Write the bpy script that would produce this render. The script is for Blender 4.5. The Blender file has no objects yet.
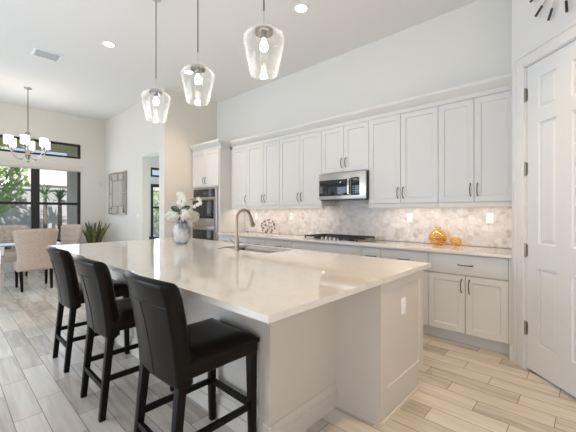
import bpy, bmesh, math, random
from mathutils import Vector, Matrix
random.seed(7)
C = bpy.context.scene.collection
PI = math.pi

# ------------------------------------------------------------------ camera, world, lights, exposure
YAW = math.atan2(323, 346)
cam_d = bpy.data.cameras.new('camera'); cam = bpy.data.objects.new('camera', cam_d); C.objects.link(cam)
cam_d.sensor_width = 36.0; cam_d.lens = 323 / 576 * 36.0; cam_d.shift_y = -4 / 576; cam_d.clip_start = 0.05
cam.location = (0, 0, 1.32); cam.rotation_euler = (PI / 2, 0, YAW)
bpy.context.scene.camera = cam
vs = bpy.context.scene.view_settings
vs.view_transform = 'Standard'; vs.look = 'None'; vs.exposure = -0.29; vs.gamma = 1.0; vs.use_curve_mapping = False

w = bpy.data.worlds.new('sky'); bpy.context.scene.world = w; w.use_nodes = True
bg = w.node_tree.nodes['Background']; bg.inputs[0].default_value = (0.55, 0.74, 1.0, 1); bg.inputs[1].default_value = 1.1

def light(name, kind, loc, power, color, rot=(0, 0, 0), size=None, size_y=None, **kw):
    d = bpy.data.lights.new(name, kind); d.energy = power; d.color = color
    if kind == 'AREA':
        d.shape = 'RECTANGLE' if size_y else 'DISK'; d.size = size
        if size_y: d.size_y = size_y
    for k, v in kw.items(): setattr(d, k, v)
    o = bpy.data.objects.new(name, d); o.location = loc; o.rotation_euler = rot; C.objects.link(o); return o

DAY = (0.70, 0.85, 1.0); WARM = (1.0, 0.74, 0.47); NEUT = (1.0, 0.95, 0.88)
light('sun', 'SUN', (0, 0, 8), 7.0, (1.0, 0.95, 0.86), rot=(math.radians(18), math.radians(40), 0), angle=0.02)
# daylight through the big glazed openings of the left wall, out of view
light('daylight_left_near', 'AREA', (-4.3, -2.62, 1.2), 150, (0.76, 0.88, 1.0), rot=(PI / 2, 0, 0), size=3.6, size_y=2.3)
light('daylight_left_far', 'AREA', (-7.55, -2.62, 1.45), 12, DAY, rot=(PI / 2, 0, 0), size=2.8, size_y=2.5)
light('warm_fill_behind', 'AREA', (2.12, -0.9, 1.5), 30, (1.0, 0.66, 0.36), rot=(PI / 2, 0, PI / 2), size=3.4, size_y=2.5)  # added warm fill from behind the camera, tints the island end
# daylight through the dining windows
light('daylight_dining', 'AREA', (-9.18, 0.56, 1.8), 45, (0.84, 0.92, 1.0), rot=(PI / 2, 0, -PI / 2), size=3.5, size_y=2.35)
light('daylight_beyond', 'AREA', (-9.1, 4.75, 1.4), 110, DAY, rot=(PI / 2, 0, -PI / 2), size=1.2, size_y=2.0)
light('fill_near_camera', 'AREA', (0.6, -2.62, 1.1), 42, (0.95, 0.97, 1.0), rot=(PI / 2, 0, 0), size=1.8, size_y=2.0)  # added fill lamp, brightens the lower pantry door and base cabinets

# ------------------------------------------------------------------ node materials
MATS = {}
def mat(name, color=(0.8, 0.8, 0.8), rough=0.5, metal=0.0, spec=0.5, emit=None, estr=0.0, coat=0.0):
    m = bpy.data.materials.new(name); m.use_nodes = True
    b = m.node_tree.nodes['Principled BSDF']
    b.inputs['Base Color'].default_value = (*color, 1); b.inputs['Roughness'].default_value = rough
    b.inputs['Metallic'].default_value = metal; b.inputs['Specular IOR Level'].default_value = spec
    b.inputs['Coat Weight'].default_value = coat
    if emit: b.inputs['Emission Color'].default_value = (*emit, 1); b.inputs['Emission Strength'].default_value = estr
    MATS[name] = m; return m
def N(m, t, **kw):
    n = m.node_tree.nodes.new(t)
    for k, v in kw.items(): setattr(n, k, v)
    return n
def L(m, a, b): m.node_tree.links.new(a, b)
def ramp(m, stops):
    r = N(m, 'ShaderNodeValToRGB'); e = r.color_ramp.elements
    while len(e) < len(stops): e.new(0.5)
    for i, (p, c) in enumerate(stops): e[i].position = p; e[i].color = (*c, 1)
    return r
def mth(m, op, a, b=None, c=None):
    n = N(m, 'ShaderNodeMath', operation=op)
    for i, v in enumerate((a, b, c)):
        if v is None: continue
        if isinstance(v, (int, float)): n.inputs[i].default_value = v
        else: L(m, v, n.inputs[i])
    return n.outputs[0]
def noisy(name, c1, c2, scale, rough=0.5, metal=0.0, detail=3.0, stretch=(1, 1, 1), lo=0.35, hi=0.65, spec=0.5, bump=0.0):
    m = mat(name, c1, rough, metal, spec); b = m.node_tree.nodes['Principled BSDF']
    tc = N(m, 'ShaderNodeTexCoord'); mp = N(m, 'ShaderNodeMapping'); mp.inputs['Scale'].default_value = stretch
    nz = N(m, 'ShaderNodeTexNoise'); nz.inputs['Scale'].default_value = scale; nz.inputs['Detail'].default_value = detail
    r = ramp(m, [(lo, c1), (hi, c2)])
    L(m, tc.outputs['Object'], mp.inputs[0]); L(m, mp.outputs[0], nz.inputs['Vector']); L(m, nz.outputs[0], r.inputs[0]); L(m, r.outputs[0], b.inputs['Base Color'])
    if bump:
        bp = N(m, 'ShaderNodeBump'); bp.inputs['Strength'].default_value = bump; bp.inputs['Distance'].default_value = 0.01
        L(m, nz.outputs[0], bp.inputs['Height']); L(m, bp.outputs[0], b.inputs['Normal'])
    return m
def glass(name, color, edge=0.9, face=0.08, rough=0.02, tint=(1, 1, 1), body=0.0):
    """thin-walled clear glass: see-through face-on, reflective towards the rim"""
    m = bpy.data.materials.new(name); m.use_nodes = True; nt = m.node_tree
    nt.nodes.remove(nt.nodes['Principled BSDF']); out = nt.nodes['Material Output']
    tr = N(m, 'ShaderNodeBsdfTransparent'); tr.inputs[0].default_value = (*tint, 1)
    gl = N(m, 'ShaderNodeBsdfGlossy'); gl.inputs[0].default_value = (*color, 1); gl.inputs['Roughness'].default_value = rough
    lw = N(m, 'ShaderNodeLayerWeight'); lw.inputs[0].default_value = 0.5
    f = mth(m, 'ADD', mth(m, 'MULTIPLY', mth(m, 'POWER', lw.outputs['Facing'], 2.5), edge - face), face)
    mx = N(m, 'ShaderNodeMixShader'); L(m, f, mx.inputs[0]); L(m, tr.outputs[0], mx.inputs[1])
    src = gl
    if body:
        df = N(m, 'ShaderNodeBsdfDiffuse'); df.inputs[0].default_value = (*color, 1)
        m2 = N(m, 'ShaderNodeMixShader'); m2.inputs[0].default_value = body
        L(m, gl.outputs[0], m2.inputs[1]); L(m, df.outputs[0], m2.inputs[2]); src = m2
    L(m, src.outputs[0], mx.inputs[2]); L(m, mx.outputs[0], out.inputs[0]); MATS[name] = m; return m

m_wall = mat('wall_paint_grey', (0.78, 0.77, 0.73), 0.85)
m_wallw = mat('wall_paint_cream', (0.76, 0.72, 0.65), 0.85)
m_ceil = mat('ceiling_paint', (0.81, 0.80, 0.78), 0.9)
m_trim = mat('trim_paint', (0.74, 0.74, 0.74), 0.35)
m_door = mat('door_paint', (0.72, 0.735, 0.755), 0.35)
m_cab = mat('cabinet_paint', (0.67, 0.665, 0.645), 0.4)
m_isl = mat('island_paint', (0.60, 0.555, 0.50), 0.42)
m_kick = mat('toe_kick_paint', (0.66, 0.65, 0.64), 0.5)
m_steel = noisy('brushed_steel', (0.44, 0.42, 0.40), (0.52, 0.50, 0.48), 6, 0.3, 1.0, stretch=(1, 1, 40))
m_nickel = mat('brushed_nickel', (0.36, 0.305, 0.245), 0.32, 1.0)
m_pull = mat('dark_nickel', (0.16, 0.145, 0.125), 0.32, 1.0)
m_hinge = mat('hinge_metal', (0.30, 0.28, 0.24), 0.35, 1.0)
m_chrome = mat('chrome', (0.78, 0.78, 0.78), 0.08, 1.0)
m_basin = mat('brushed_basin_steel', (0.26, 0.25, 0.24), 0.4, 1.0)
m_dchrome = mat('smoked_chrome', (0.34, 0.33, 0.32), 0.15, 1.0)
m_blackglass = mat('black_oven_glass', (0.012, 0.012, 0.013), 0.06, 0, 0.6)
m_black = mat('black_enamel', (0.02, 0.02, 0.02), 0.35)
m_iron = mat('cast_iron', (0.035, 0.032, 0.03), 0.55)
m_leather = mat('black_brown_leather', (0.0068, 0.0052, 0.0042), 0.29, 0.0, 0.14)
m_seam = mat('leather_seam', (0.008, 0.007, 0.006), 0.6)
m_dwood = mat('espresso_wood', (0.006, 0.0045, 0.004), 0.38, spec=0.14)
m_linen = noisy('cream_linen', (0.46, 0.365, 0.29), (0.52, 0.42, 0.34), 40, 0.9, bump=0.1)
m_button = mat('button_fabric', (0.40, 0.40, 0.43), 0.8)
m_bronze = mat('black_window_frame', (0.012, 0.012, 0.012), 0.4)
m_pane = glass('window_glass', (1, 1, 1), edge=0.6, face=0.03)
m_shadeglass = glass('pendant_glass', (1, 1, 1), edge=0.62, face=0.04, rough=0.03, tint=(0.97, 0.97, 0.97), body=0.25)
m_amber = glass('amber_glass', (1.0, 0.66, 0.30), edge=0.7, face=0.10, tint=(1.0, 0.925, 0.76), body=0.45)
m_tableglass = glass('table_glass', (0.85, 0.95, 1.0), edge=0.6, face=0.12, tint=(0.85, 0.92, 0.93))
m_bulb = mat('lit_bulb', (1, 1, 1), 0.5, emit=(1.0, 0.90, 0.76), estr=14)
m_opal = mat('lit_opal_glass', (0.95, 0.93, 0.9), 0.3, emit=(1.0, 0.93, 0.82), estr=0.9)
m_lens = mat('lit_downlight_lens', (1, 1, 1), 0.5, emit=(1.0, 0.95, 0.88), estr=9)
m_led = mat('lit_led_strip', (1, 1, 1), 0.5, emit=(1.0, 0.86, 0.70), estr=3)
m_plate = mat('white_plastic', (0.86, 0.86, 0.86), 0.3)
m_slot = mat('outlet_slots', (0.45, 0.44, 0.42), 0.5)
m_vent = mat('vent_grille', (0.55, 0.56, 0.57), 0.6)
m_mirror = mat('mirror_glass', (0.85, 0.87, 0.88), 0.03, 1.0)
m_mirrorframe = mat('silver_mirror_frame', (0.42, 0.38, 0.33), 0.3, 1.0)
m_petal = noisy('white_petals', (0.72, 0.71, 0.60), (0.82, 0.81, 0.75), 30, 0.6)
m_stem = mat('flower_stem', (0.10, 0.085, 0.03), 0.6)
m_leafdark = mat('dark_leaf', (0.012, 0.045, 0.018), 0.4)
m_snake = noisy('snake_plant_leaf', (0.07, 0.10, 0.03), (0.22, 0.22, 0.08), 14, 0.5, stretch=(1, 1, 2.2))
m_pot = mat('dark_pot', (0.03, 0.028, 0.025), 0.35)
m_soil = mat('potting_soil', (0.03, 0.02, 0.015), 0.9)
m_silver = mat('silver_beads', (0.16, 0.15, 0.14), 0.3, 1.0)
m_gold = mat('champagne_rods', (0.55, 0.50, 0.42), 0.3, 1.0)
m_shade = mat('roller_shade_fabric', (0.72, 0.68, 0.62), 0.8)
m_sofa = mat('charcoal_upholstery', (0.015, 0.015, 0.018), 0.8)
m_sensor = mat('sensor_plastic', (0.70, 0.66, 0.60), 0.5)
# outdoors
m_ground = noisy('patio_stone', (0.40, 0.39, 0.37), (0.48, 0.46, 0.43), 2, 0.8)
m_fence = noisy('grey_stucco', (0.50, 0.50, 0.50), (0.58, 0.58, 0.58), 3, 0.9)
m_soffit = mat('olive_soffit', (0.52, 0.53, 0.22), 0.9)
m_house = mat('house_stucco', (0.62, 0.58, 0.56), 0.9)
m_roof = noisy('clay_roof_tiles', (0.62, 0.44, 0.41), (0.74, 0.60, 0.57), 6, 0.8, stretch=(1, 6, 1))
m_leaf = noisy('light_green_leaves', (0.22, 0.42, 0.10), (0.50, 0.68, 0.32), 5, 0.6)  # leaf colour mottled between two light greens
m_palm = noisy('palm_leaves', (0.05, 0.14, 0.04), (0.16, 0.28, 0.10), 5, 0.5)
m_bark = mat('bark', (0.20, 0.15, 0.11), 0.9)
m_asphalt = mat('lawn_green', (0.16, 0.26, 0.08), 0.95)

# quartz worktop
m_quartz = mat('white_quartz', (0.8, 0.78, 0.75), 0.055, 0, 0.5)
def _q():
    m = m_quartz; b = m.node_tree.nodes['Principled BSDF']
    tc = N(m, 'ShaderNodeTexCoord'); nz = N(m, 'ShaderNodeTexNoise'); nz.inputs['Scale'].default_value = 2.2; nz.inputs['Detail'].default_value = 6; nz.inputs['Distortion'].default_value = 1.6
    L(m, tc.outputs['Object'], nz.inputs['Vector'])
    v = mth(m, 'ABSOLUTE', mth(m, 'SUBTRACT', nz.outputs[0], 0.5))
    r = ramp(m, [(0.0, (0.66, 0.62, 0.57)), (0.012, (0.675, 0.645, 0.60)), (0.05, (0.69, 0.66, 0.62))])
    L(m, v, r.inputs[0]); L(m, r.outputs[0], b.inputs['Base Color'])
_q()

# plank tile floor: planks 0.62 x 0.15 m laid along X, each row stepped by a third
m_floor = mat('wood_look_plank_tile', (0.6, 0.55, 0.5), 0.24)
def _f():
    m = m_floor; b = m.node_tree.nodes['Principled BSDF']
    g = N(m, 'ShaderNodeNewGeometry'); s = N(m, 'ShaderNodeSeparateXYZ'); L(m, g.outputs['Position'], s.inputs[0])
    x, y = s.outputs[0], s.outputs[1]
    yr = mth(m, 'DIVIDE', mth(m, 'SUBTRACT', y, 0.005), 0.15)
    row = mth(m, 'FLOOR', yr); fy = mth(m, 'FRACT', yr)
    xr = mth(m, 'DIVIDE', mth(m, 'ADD', mth(m, 'ADD', x, mth(m, 'MULTIPLY', row, 0.2067)), 0.778 - 17 * 0.2067 + 62.0), 0.62)
    col = mth(m, 'FLOOR', xr); fx = mth(m, 'FRACT', xr)
    ex = mth(m, 'MULTIPLY', mth(m, 'MINIMUM', fx, mth(m, 'SUBTRACT', 1.0, fx)), 0.62)
    ey = mth(m, 'MULTIPLY', mth(m, 'MINIMUM', fy, mth(m, 'SUBTRACT', 1.0, fy)), 0.15)
    d = mth(m, 'MINIMUM', ex, ey)
    grout = mth(m, 'LESS_THAN', d, 0.0022)
    cv = N(m, 'ShaderNodeCombineXYZ'); L(m, col, cv.inputs[0]); L(m, row, cv.inputs[1])
    wn = N(m, 'ShaderNodeTexWhiteNoise'); wn.noise_dimensions = '3D'; L(m, cv.outputs[0], wn.inputs['Vector'])
    gv = N(m, 'ShaderNodeCombineXYZ'); L(m, mth(m, 'ADD', mth(m, 'MULTIPLY', x, 2.2), mth(m, 'MULTIPLY', wn.outputs['Value'], 37.0)), gv.inputs[0])
    L(m, mth(m, 'MULTIPLY', y, 22.0), gv.inputs[1]); L(m, mth(m, 'MULTIPLY', wn.outputs['Value'], 19.0), gv.inputs[2])
    nz = N(m, 'ShaderNodeTexNoise'); nz.inputs['Scale'].default_value = 1.0; nz.inputs['Detail'].default_value = 4; nz.inputs['Distortion'].default_value = 0.6
    L(m, gv.outputs[0], nz.inputs['Vector'])
    v = mth(m, 'ADD', mth(m, 'MULTIPLY', nz.outputs[0], 0.75), mth(m, 'MULTIPLY', wn.outputs['Value'], 0.28))
    r = ramp(m, [(0.28, (0.385, 0.34, 0.295)), (0.5, (0.545, 0.50, 0.45)), (0.75, (0.66, 0.62, 0.57))])
    L(m, v, r.inputs[0])
    mx = N(m, 'ShaderNodeMix', data_type='RGBA'); L(m, grout, mx.inputs['Factor']); L(m, r.outputs[0], mx.inputs['A']); mx.inputs['B'].default_value = (0.22, 0.20, 0.18, 1)
    L(m, mx.outputs['Result'], b.inputs['Base Color'])
    bp = N(m, 'ShaderNodeBump'); bp.inputs['Strength'].default_value = 0.4; bp.inputs['Distance'].default_value = 0.002
    L(m, mth(m, 'SUBTRACT', 1.0, grout), bp.inputs['Height']); L(m, bp.outputs[0], b.inputs['Normal'])
_f()

# marble mosaic splashback
m_mosaic = mat('marble_mosaic_tiles', (0.8, 0.76, 0.72), 0.3)
def _m():
    m = m_mosaic; b = m.node_tree.nodes['Principled BSDF']
    tc = N(m, 'ShaderNodeNewGeometry'); mp = N(m, 'ShaderNodeMapping'); mp.inputs['Scale'].default_value = (1, 0, 1)
    L(m, tc.outputs['Position'], mp.inputs[0])
    vo = N(m, 'ShaderNodeTexVoronoi'); vo.inputs['Scale'].default_value = 16; vo.inputs['Randomness'].default_value = 0.55
    ve = N(m, 'ShaderNodeTexVoronoi', feature='DISTANCE_TO_EDGE'); ve.inputs['Scale'].default_value = 16; ve.inputs['Randomness'].default_value = 0.55
    nz = N(m, 'ShaderNodeTexNoise'); nz.inputs['Scale'].default_value = 11; nz.inputs['Detail'].default_value = 6; nz.inputs['Distortion'].default_value = 1.4
    for n in (vo, ve, nz): L(m, mp.outputs[0], n.inputs['Vector'])
    sp = N(m, 'ShaderNodeSeparateColor'); L(m, vo.outputs['Color'], sp.inputs[0])
    v = mth(m, 'ADD', mth(m, 'MULTIPLY', sp.outputs[0], 0.30), mth(m, 'MULTIPLY', nz.outputs[0], 0.8))
    r = ramp(m, [(0.28, (0.46, 0.40, 0.35)), (0.5, (0.61, 0.56, 0.52)), (0.8, (0.74, 0.70, 0.665))])
    L(m, v, r.inputs[0])
    gr = mth(m, 'LESS_THAN', ve.outputs[0], 0.035)
    mx = N(m, 'ShaderNodeMix', data_type='RGBA'); L(m, gr, mx.inputs['Factor']); L(m, r.outputs[0], mx.inputs['A']); mx.inputs['B'].default_value = (0.60, 0.56, 0.52, 1)
    L(m, mx.outputs['Result'], b.inputs['Base Color'])
_m()
m_marblevase = noisy('grey_marbled_ceramic', (0.26, 0.28, 0.31), (0.70, 0.71, 0.72), 14, 0.4, detail=4, stretch=(1, 1, 0.4), lo=0.40, hi=0.60)

# ------------------------------------------------------------------ mesh helpers
class MB:
    def __init__(s, M=None): s.bm = bmesh.new(); s.M = M or Matrix()
    def _merge(s, b):
        me = bpy.data.meshes.new('t'); b.to_mesh(me); b.free(); me.transform(s.M); s.bm.from_mesh(me); bpy.data.meshes.remove(me); return s
    def box(s, x0, x1, y0, y1, z0, z1, bev=0.0, seg=2):
        b = bmesh.new(); bmesh.ops.create_cube(b, size=1)
        for v in b.verts: v.co = Vector(((x0 + x1) / 2 + v.co.x * (x1 - x0), (y0 + y1) / 2 + v.co.y * (y1 - y0), (z0 + z1) / 2 + v.co.z * (z1 - z0)))
        if bev: bmesh.ops.bevel(b, geom=b.edges[:], offset=bev, segments=seg, profile=0.5, affect='EDGES')
        return s._merge(b)
    def hexa(s, bot, top, bev=0.0):
        """box from four bottom and four top corners"""
        b = bmesh.new(); v = [b.verts.new(p) for p in list(bot) + list(top)]
        for f in ((3, 2, 1, 0), (4, 5, 6, 7), (0, 1, 5, 4), (1, 2, 6, 5), (2, 3, 7, 6), (3, 0, 4, 7)): b.faces.new([v[i] for i in f])
        bmesh.ops.recalc_face_normals(b, faces=b.faces[:])
        if bev: bmesh.ops.bevel(b, geom=b.edges[:], offset=bev, segments=2, profile=0.5, affect='EDGES')
        return s._merge(b)
    def bar(s, p0, p1, w0, d0, w1=None, d1=None, bev=0.003):
        """square bar between two points, cross-section given in X and Y (vertical-ish) """
        w1 = w1 or w0; d1 = d1 or d0; q = lambda p, w_, d_: [(p[0] - w_ / 2, p[1] - d_ / 2, p[2]), (p[0] + w_ / 2, p[1] - d_ / 2, p[2]), (p[0] + w_ / 2, p[1] + d_ / 2, p[2]), (p[0] - w_ / 2, p[1] + d_ / 2, p[2])]
        return s.hexa(q(p0, w0, d0), q(p1, w1, d1), bev)
    def tube(s, pts, r, seg=8, caps=True):
        b = bmesh.new(); P = [Vector(p) for p in pts]; n = len(P); R = r if isinstance(r, (list, tuple)) else [r] * n
        rings = []; ref = None
        for i in range(n):
            t = ((P[min(i + 1, n - 1)] - P[i]).normalized() + (P[i] - P[max(i - 1, 0)]).normalized()).normalized()
            if ref is None:
                ref = Vector((0, 0, 1)) if abs(t.z) < 0.9 else Vector((1, 0, 0))
            a = t.cross(ref).normalized(); c = a.cross(t).normalized(); ref = c
            rings.append([b.verts.new(P[i] + R[i] * (math.cos(2 * PI * k / seg) * a + math.sin(2 * PI * k / seg) * c)) for k in range(seg)])
        for i in range(n - 1):
            for k in range(seg):
                b.faces.new((rings[i][k], rings[i][(k + 1) % seg], rings[i + 1][(k + 1) % seg], rings[i + 1][k]))
        if caps: b.faces.new(rings[0]); b.faces.new(rings[-1])
        bmesh.ops.recalc_face_normals(b, faces=b.faces[:])
        return s._merge(b)
    def lathe(s, prof, c=(0, 0, 0), seg=32, fn=None):
        b = bmesh.new(); rings = []
        for r, z in prof:
            if r < 1e-6: rings.append([b.verts.new((c[0], c[1], c[2] + z))]); continue
            ring = []
            for k in range(seg):
                a = 2 * PI * k / seg; rr = r * (fn(a, z) if fn else 1)
                ring.append(b.verts.new((c[0] + rr * math.cos(a), c[1] + rr * math.sin(a), c[2] + z)))
            rings.append(ring)
        for A, B in zip(rings, rings[1:]):
            for k in range(seg):
                k2 = (k + 1) % seg
                if len(A) == 1 and len(B) == 1: continue
                if len(A) == 1: b.faces.new((A[0], B[k2], B[k]))
                elif len(B) == 1: b.faces.new((A[k], A[k2], B[0]))
                else: b.faces.new((A[k], A[k2], B[k2], B[k]))
        bmesh.ops.recalc_face_normals(b, faces=b.faces[:])
        return s._merge(b)
    def ball(s, c, r, sub=2, sc=(1, 1, 1)):
        b = bmesh.new(); bmesh.ops.create_icosphere(b, subdivisions=sub, radius=1)
        for v in b.verts: v.co = Vector((c[0] + v.co.x * r * sc[0], c[1] + v.co.y * r * sc[1], c[2] + v.co.z * r * sc[2]))
        return s._merge(b)
    def prism(s, poly, z0, z1, bev=0.0):
        b = bmesh.new(); A = [b.verts.new((x, y, z0)) for x, y in poly]; B = [b.verts.new((x, y, z1)) for x, y in poly]; n = len(poly)
        b.faces.new(A[::-1]); b.faces.new(B)
        for i in range(n): b.faces.new((A[i], A[(i + 1) % n], B[(i + 1) % n], B[i]))
        bmesh.ops.recalc_face_normals(b, faces=b.faces[:])
        if bev: bmesh.ops.bevel(b, geom=b.edges[:], offset=bev, segments=2, profile=0.5, affect='EDGES')
        return s._merge(b)
    def extr(s, prof, axis, a, c):
        """profile (u, v) swept along an axis: 'x' -> (y, z) profile, 'y' -> (x, z) profile"""
        b = bmesh.new(); f = (lambda t, u, v: (t, u, v)) if axis == 'x' else (lambda t, u, v: (u, t, v))
        A = [b.verts.new(f(a, u, v)) for u, v in prof]; B = [b.verts.new(f(c, u, v)) for u, v in prof]; n = len(prof)
        b.faces.new(A); b.faces.new(B[::-1])
        for i in range(n): b.faces.new((A[i], A[(i + 1) % n], B[(i + 1) % n], B[i]))
        bmesh.ops.recalc_face_normals(b, faces=b.faces[:]); return s._merge(b)
    def shaker(s, x0, x1, z0, z1, y, t=0.02, rail=0.06, dep=0.009):
        """shaker door leaf, front face at y looking to -Y, panel set back behind a small chamfer"""
        b = bmesh.new(); ch = 0.005
        def ring(i, yy): return [b.verts.new((px, yy, pz)) for px, pz in ((x0 + i, z0 + i), (x1 - i, z0 + i), (x1 - i, z1 - i), (x0 + i, z1 - i))]
        R = [ring(0, y + t), ring(0, y + 0.0015), ring(0.0015, y), ring(rail, y), ring(rail + ch, y + dep)]
        for A, B in zip(R, R[1:]):
            for k in range(4): b.faces.new((A[k], A[(k + 1) % 4], B[(k + 1) % 4], B[k]))
        b.faces.new(R[-1]); b.faces.new(R[0][::-1])
        bmesh.ops.recalc_face_normals(b, faces=b.faces[:]); return s._merge(b)
    def grid(s, fn, nu, nv, closed_u=False):
        b = bmesh.new(); V = [[b.verts.new(fn(i / nu, j / nv)) for j in range(nv + 1)] for i in range(nu + 1)]
        for i in range(nu):
            for j in range(nv): b.faces.new((V[i][j], V[i + 1][j], V[i + 1][j + 1], V[i][j + 1]))
        return s._merge(b)
    def pillow(s, fn, nu, nv):
        """closed slab: fn(u, v, side) with side -1 / +1 gives the two faces, joined round the rim"""
        b = bmesh.new(); F = {}
        for sd in (-1, 1): F[sd] = [[b.verts.new(fn(i / nu, j / nv, sd)) for j in range(nv + 1)] for i in range(nu + 1)]
        for sd in (-1, 1):
            for i in range(nu):
                for j in range(nv): b.faces.new((F[sd][i][j], F[sd][i + 1][j], F[sd][i + 1][j + 1], F[sd][i][j + 1]))
        rim = [(i, 0) for i in range(nu)] + [(nu, j) for j in range(nv)] + [(i, nv) for i in range(nu, 0, -1)] + [(0, j) for j in range(nv, 0, -1)]
        for a, c in zip(rim, rim[1:] + rim[:1]):
            b.faces.new((F[-1][a[0]][a[1]], F[-1][c[0]][c[1]], F[1][c[0]][c[1]], F[1][a[0]][a[1]]))
        bmesh.ops.recalc_face_normals(b, faces=b.faces[:]); return s._merge(b)
    def quad(s, *pts):
        b = bmesh.new(); b.faces.new([b.verts.new(p) for p in pts]); return s._merge(b)
    def build(s, name, m, parent=None, sharp=38, subd=0):
        lim = math.radians(sharp)
        for e in s.bm.edges:
            e.smooth = len(e.link_faces) == 2 and e.calc_face_angle(0) < lim
        for f in s.bm.faces: f.smooth = True
        me = bpy.data.meshes.new(name)
        if parent is None:
            xs = [v.co for v in s.bm.verts]
            o0 = Vector(((min(c.x for c in xs) + max(c.x for c in xs)) / 2, (min(c.y for c in xs) + max(c.y for c in xs)) / 2, min(c.z for c in xs)))
            for v in s.bm.verts: v.co -= o0
        s.bm.to_mesh(me); s.bm.free(); me.materials.append(m)
        o = bpy.data.objects.new(name, me); C.objects.link(o)
        if parent is None: o.location = o0
        else:
            o.parent = parent
            root = parent
            while root.parent: root = root.parent
            if root in WORLD_ROOTS: me.transform(WORLD_ROOTS[root].inverted())
            elif parent.type == 'MESH' and root.type == 'MESH': me.transform(Matrix.Translation(-root.location))
        if subd: md = o.modifiers.new('sub', 'SUBSURF'); md.levels = subd; md.render_levels = subd
        return o
WORLD_ROOTS = {}
def tag(o, label, cat, group=None, kind=None):
    o['label'] = label; o['category'] = cat
    if group: o['group'] = group
    if kind: o['kind'] = kind
    return o
def thing(name, label, cat, loc, group=None, local=False, kind=None):
    """Empty at a thing's base. Unless local, its parts are written in world coordinates."""
    o = bpy.data.objects.new(name, None); C.objects.link(o); o.location = loc; o.empty_display_size = 0.1
    if not local: WORLD_ROOTS[o] = Matrix.Translation(Vector(loc))
    return tag(o, label, cat, group, kind)
def struct(o):
    o['kind'] = 'structure'; return o
def dup(root, loc, rotz, label):
    def cp(o, par):
        c = o.copy(); C.objects.link(c)
        if par: c.parent = par
        for ch in [x for x in bpy.data.objects if x.parent == o]: cp(ch, c)
        return c
    r = cp(root, None); r.location = loc; r.rotation_euler = (0, 0, rotz); r['label'] = label; return r

# ------------------------------------------------------------------ the room
FARX = -9.3; WY = 2.92; STX = -5.98; KY = 4.12; CEIL = 3.70; LY = -2.7; RX = 2.2
P0 = (-0.505, 3.46); K = math.sqrt(0.5); DIAG = Matrix.Translation((P0[0], P0[1], 0)) @ Matrix.Rotation(-PI / 4, 4, 'Z')

struct(MB().box(FARX - 0.15, RX + 0.15, LY - 0.15, 6.2, -0.12, 0).build('floor', m_floor))
struct(MB().box(FARX - 0.15, RX + 0.15, LY - 0.15, 6.2, CEIL, CEIL + 0.15).build('ceiling', m_ceil))
struct(MB().box(STX, -0.40, KY, KY + 0.15, 0, CEIL).build('wall_kitchen', m_wall))
# short return wall beside the oven tower (facing the camera)
struct(MB().box(STX - 0.22, STX, WY, KY + 0.15, 0, CEIL).build('wall_oven', m_wallw))
# mirror wall with the doorway
DX0, DX1, DZ = -6.99, STX - 0.22, 2.50
b = MB(); b.box(FARX, DX0, WY, WY + 0.15, 0, CEIL); b.box(DX0, DX1, WY, WY + 0.15, DZ, CEIL)
struct(b.build('wall_mirror', m_wallw))
# far window wall: main window y -1.25..2.37, transom above; window of the room beyond y 3.4..4.75
WIN = (-1.25, 2.37, 0.60, 2.42); TRA = (-1.25, 2.37, 2.64, 3.00); BED = (4.13, 5.4, 0.45, 2.14); BED2 = (4.13, 5.4, 2.345, 2.62)
def holes_wall(x0, x1, y0, y1, holes):
    ys = sorted({y0, y1, *[h[0] for h in holes], *[h[1] for h in holes]}); zs = sorted({0, CEIL, *[h[2] for h in holes], *[h[3] for h in holes]})
    b = MB()
    for ya, yb in zip(ys, ys[1:]):
        run = None
        for za, zb in zip(zs, zs[1:]):
            cy, cz = (ya + yb) / 2, (za + zb) / 2
            if any(h[0] < cy < h[1] and h[2] < cz < h[3] for h in holes):
                if run: b.box(x0, x1, ya, yb, *run); run = None
            else: run = (run[0], zb) if run else (za, zb)
        if run: b.box(x0, x1, ya, yb, *run)
    return b
struct(holes_wall(FARX - 0.15, FARX, LY, 6.05, [WIN, TRA, BED, BED2]).build('wall_dining', m_wallw))
# left wall with two wide glazed openings and one added for the fill lamp, all unseen
LO = [(-6.1, -2.45, 0.0, 2.7), (-9.0, -6.4, 0.0, 2.7), (-0.4, 1.6, 0.0, 2.7)]
b = MB(); xs = [FARX, -9.0, -6.4, -6.1, -2.45, -0.4, 1.6, RX]
for i, (xa, xb) in enumerate(zip(xs, xs[1:])):
    b.box(xa, xb, LY - 0.15, LY, 2.7 if i in (1, 3, 5) else 0, CEIL)
struct(b.build('wall_left', m_wall))
struct(MB().box(RX, RX + 0.15, LY, 0.8, 2.75, CEIL).box(RX, RX + 0.15, LY, -2.6, 0, 2.75).box(RX, RX + 0.15, 0.8, 2.2, 0, CEIL).build('wall_behind', m_wall))
# room beyond the doorway
struct(MB().box(FARX, STX - 0.22, 6.05, 6.2, 0, CEIL).box(STX - 0.22, STX, KY + 0.15, 6.2, 0, CEIL).build('wall_beyond', m_wall))
# pantry wall at 45 degrees, with its door opening, and its return to the kitchen wall
DS0, DS1, DH = 0.174, 0.874, 2.525
b = MB(DIAG); b.box(0, DS0 - 0.02, 0, 0.12, 0, CEIL); b.box(DS1 + 0.02, 3.2, 0, 0.12, 0, CEIL); b.box(DS0 - 0.02, DS1 + 0.02, 0, 0.12, DH + 0.02, CEIL)
struct(b.build('wall_pantry', m_trim))
struct(MB().prism([(P0[0], P0[1]), (P0[0] + 0.085, P0[1] + 0.085), (-0.40, KY), (P0[0], KY)], 0, CEIL).build('wall_pantry_return', m_trim))
struct(MB(DIAG).box(-0.4, 2.0, 0.9, 1.0, 0, 2.7).build('wall_pantry_inside', m_wall))

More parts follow.
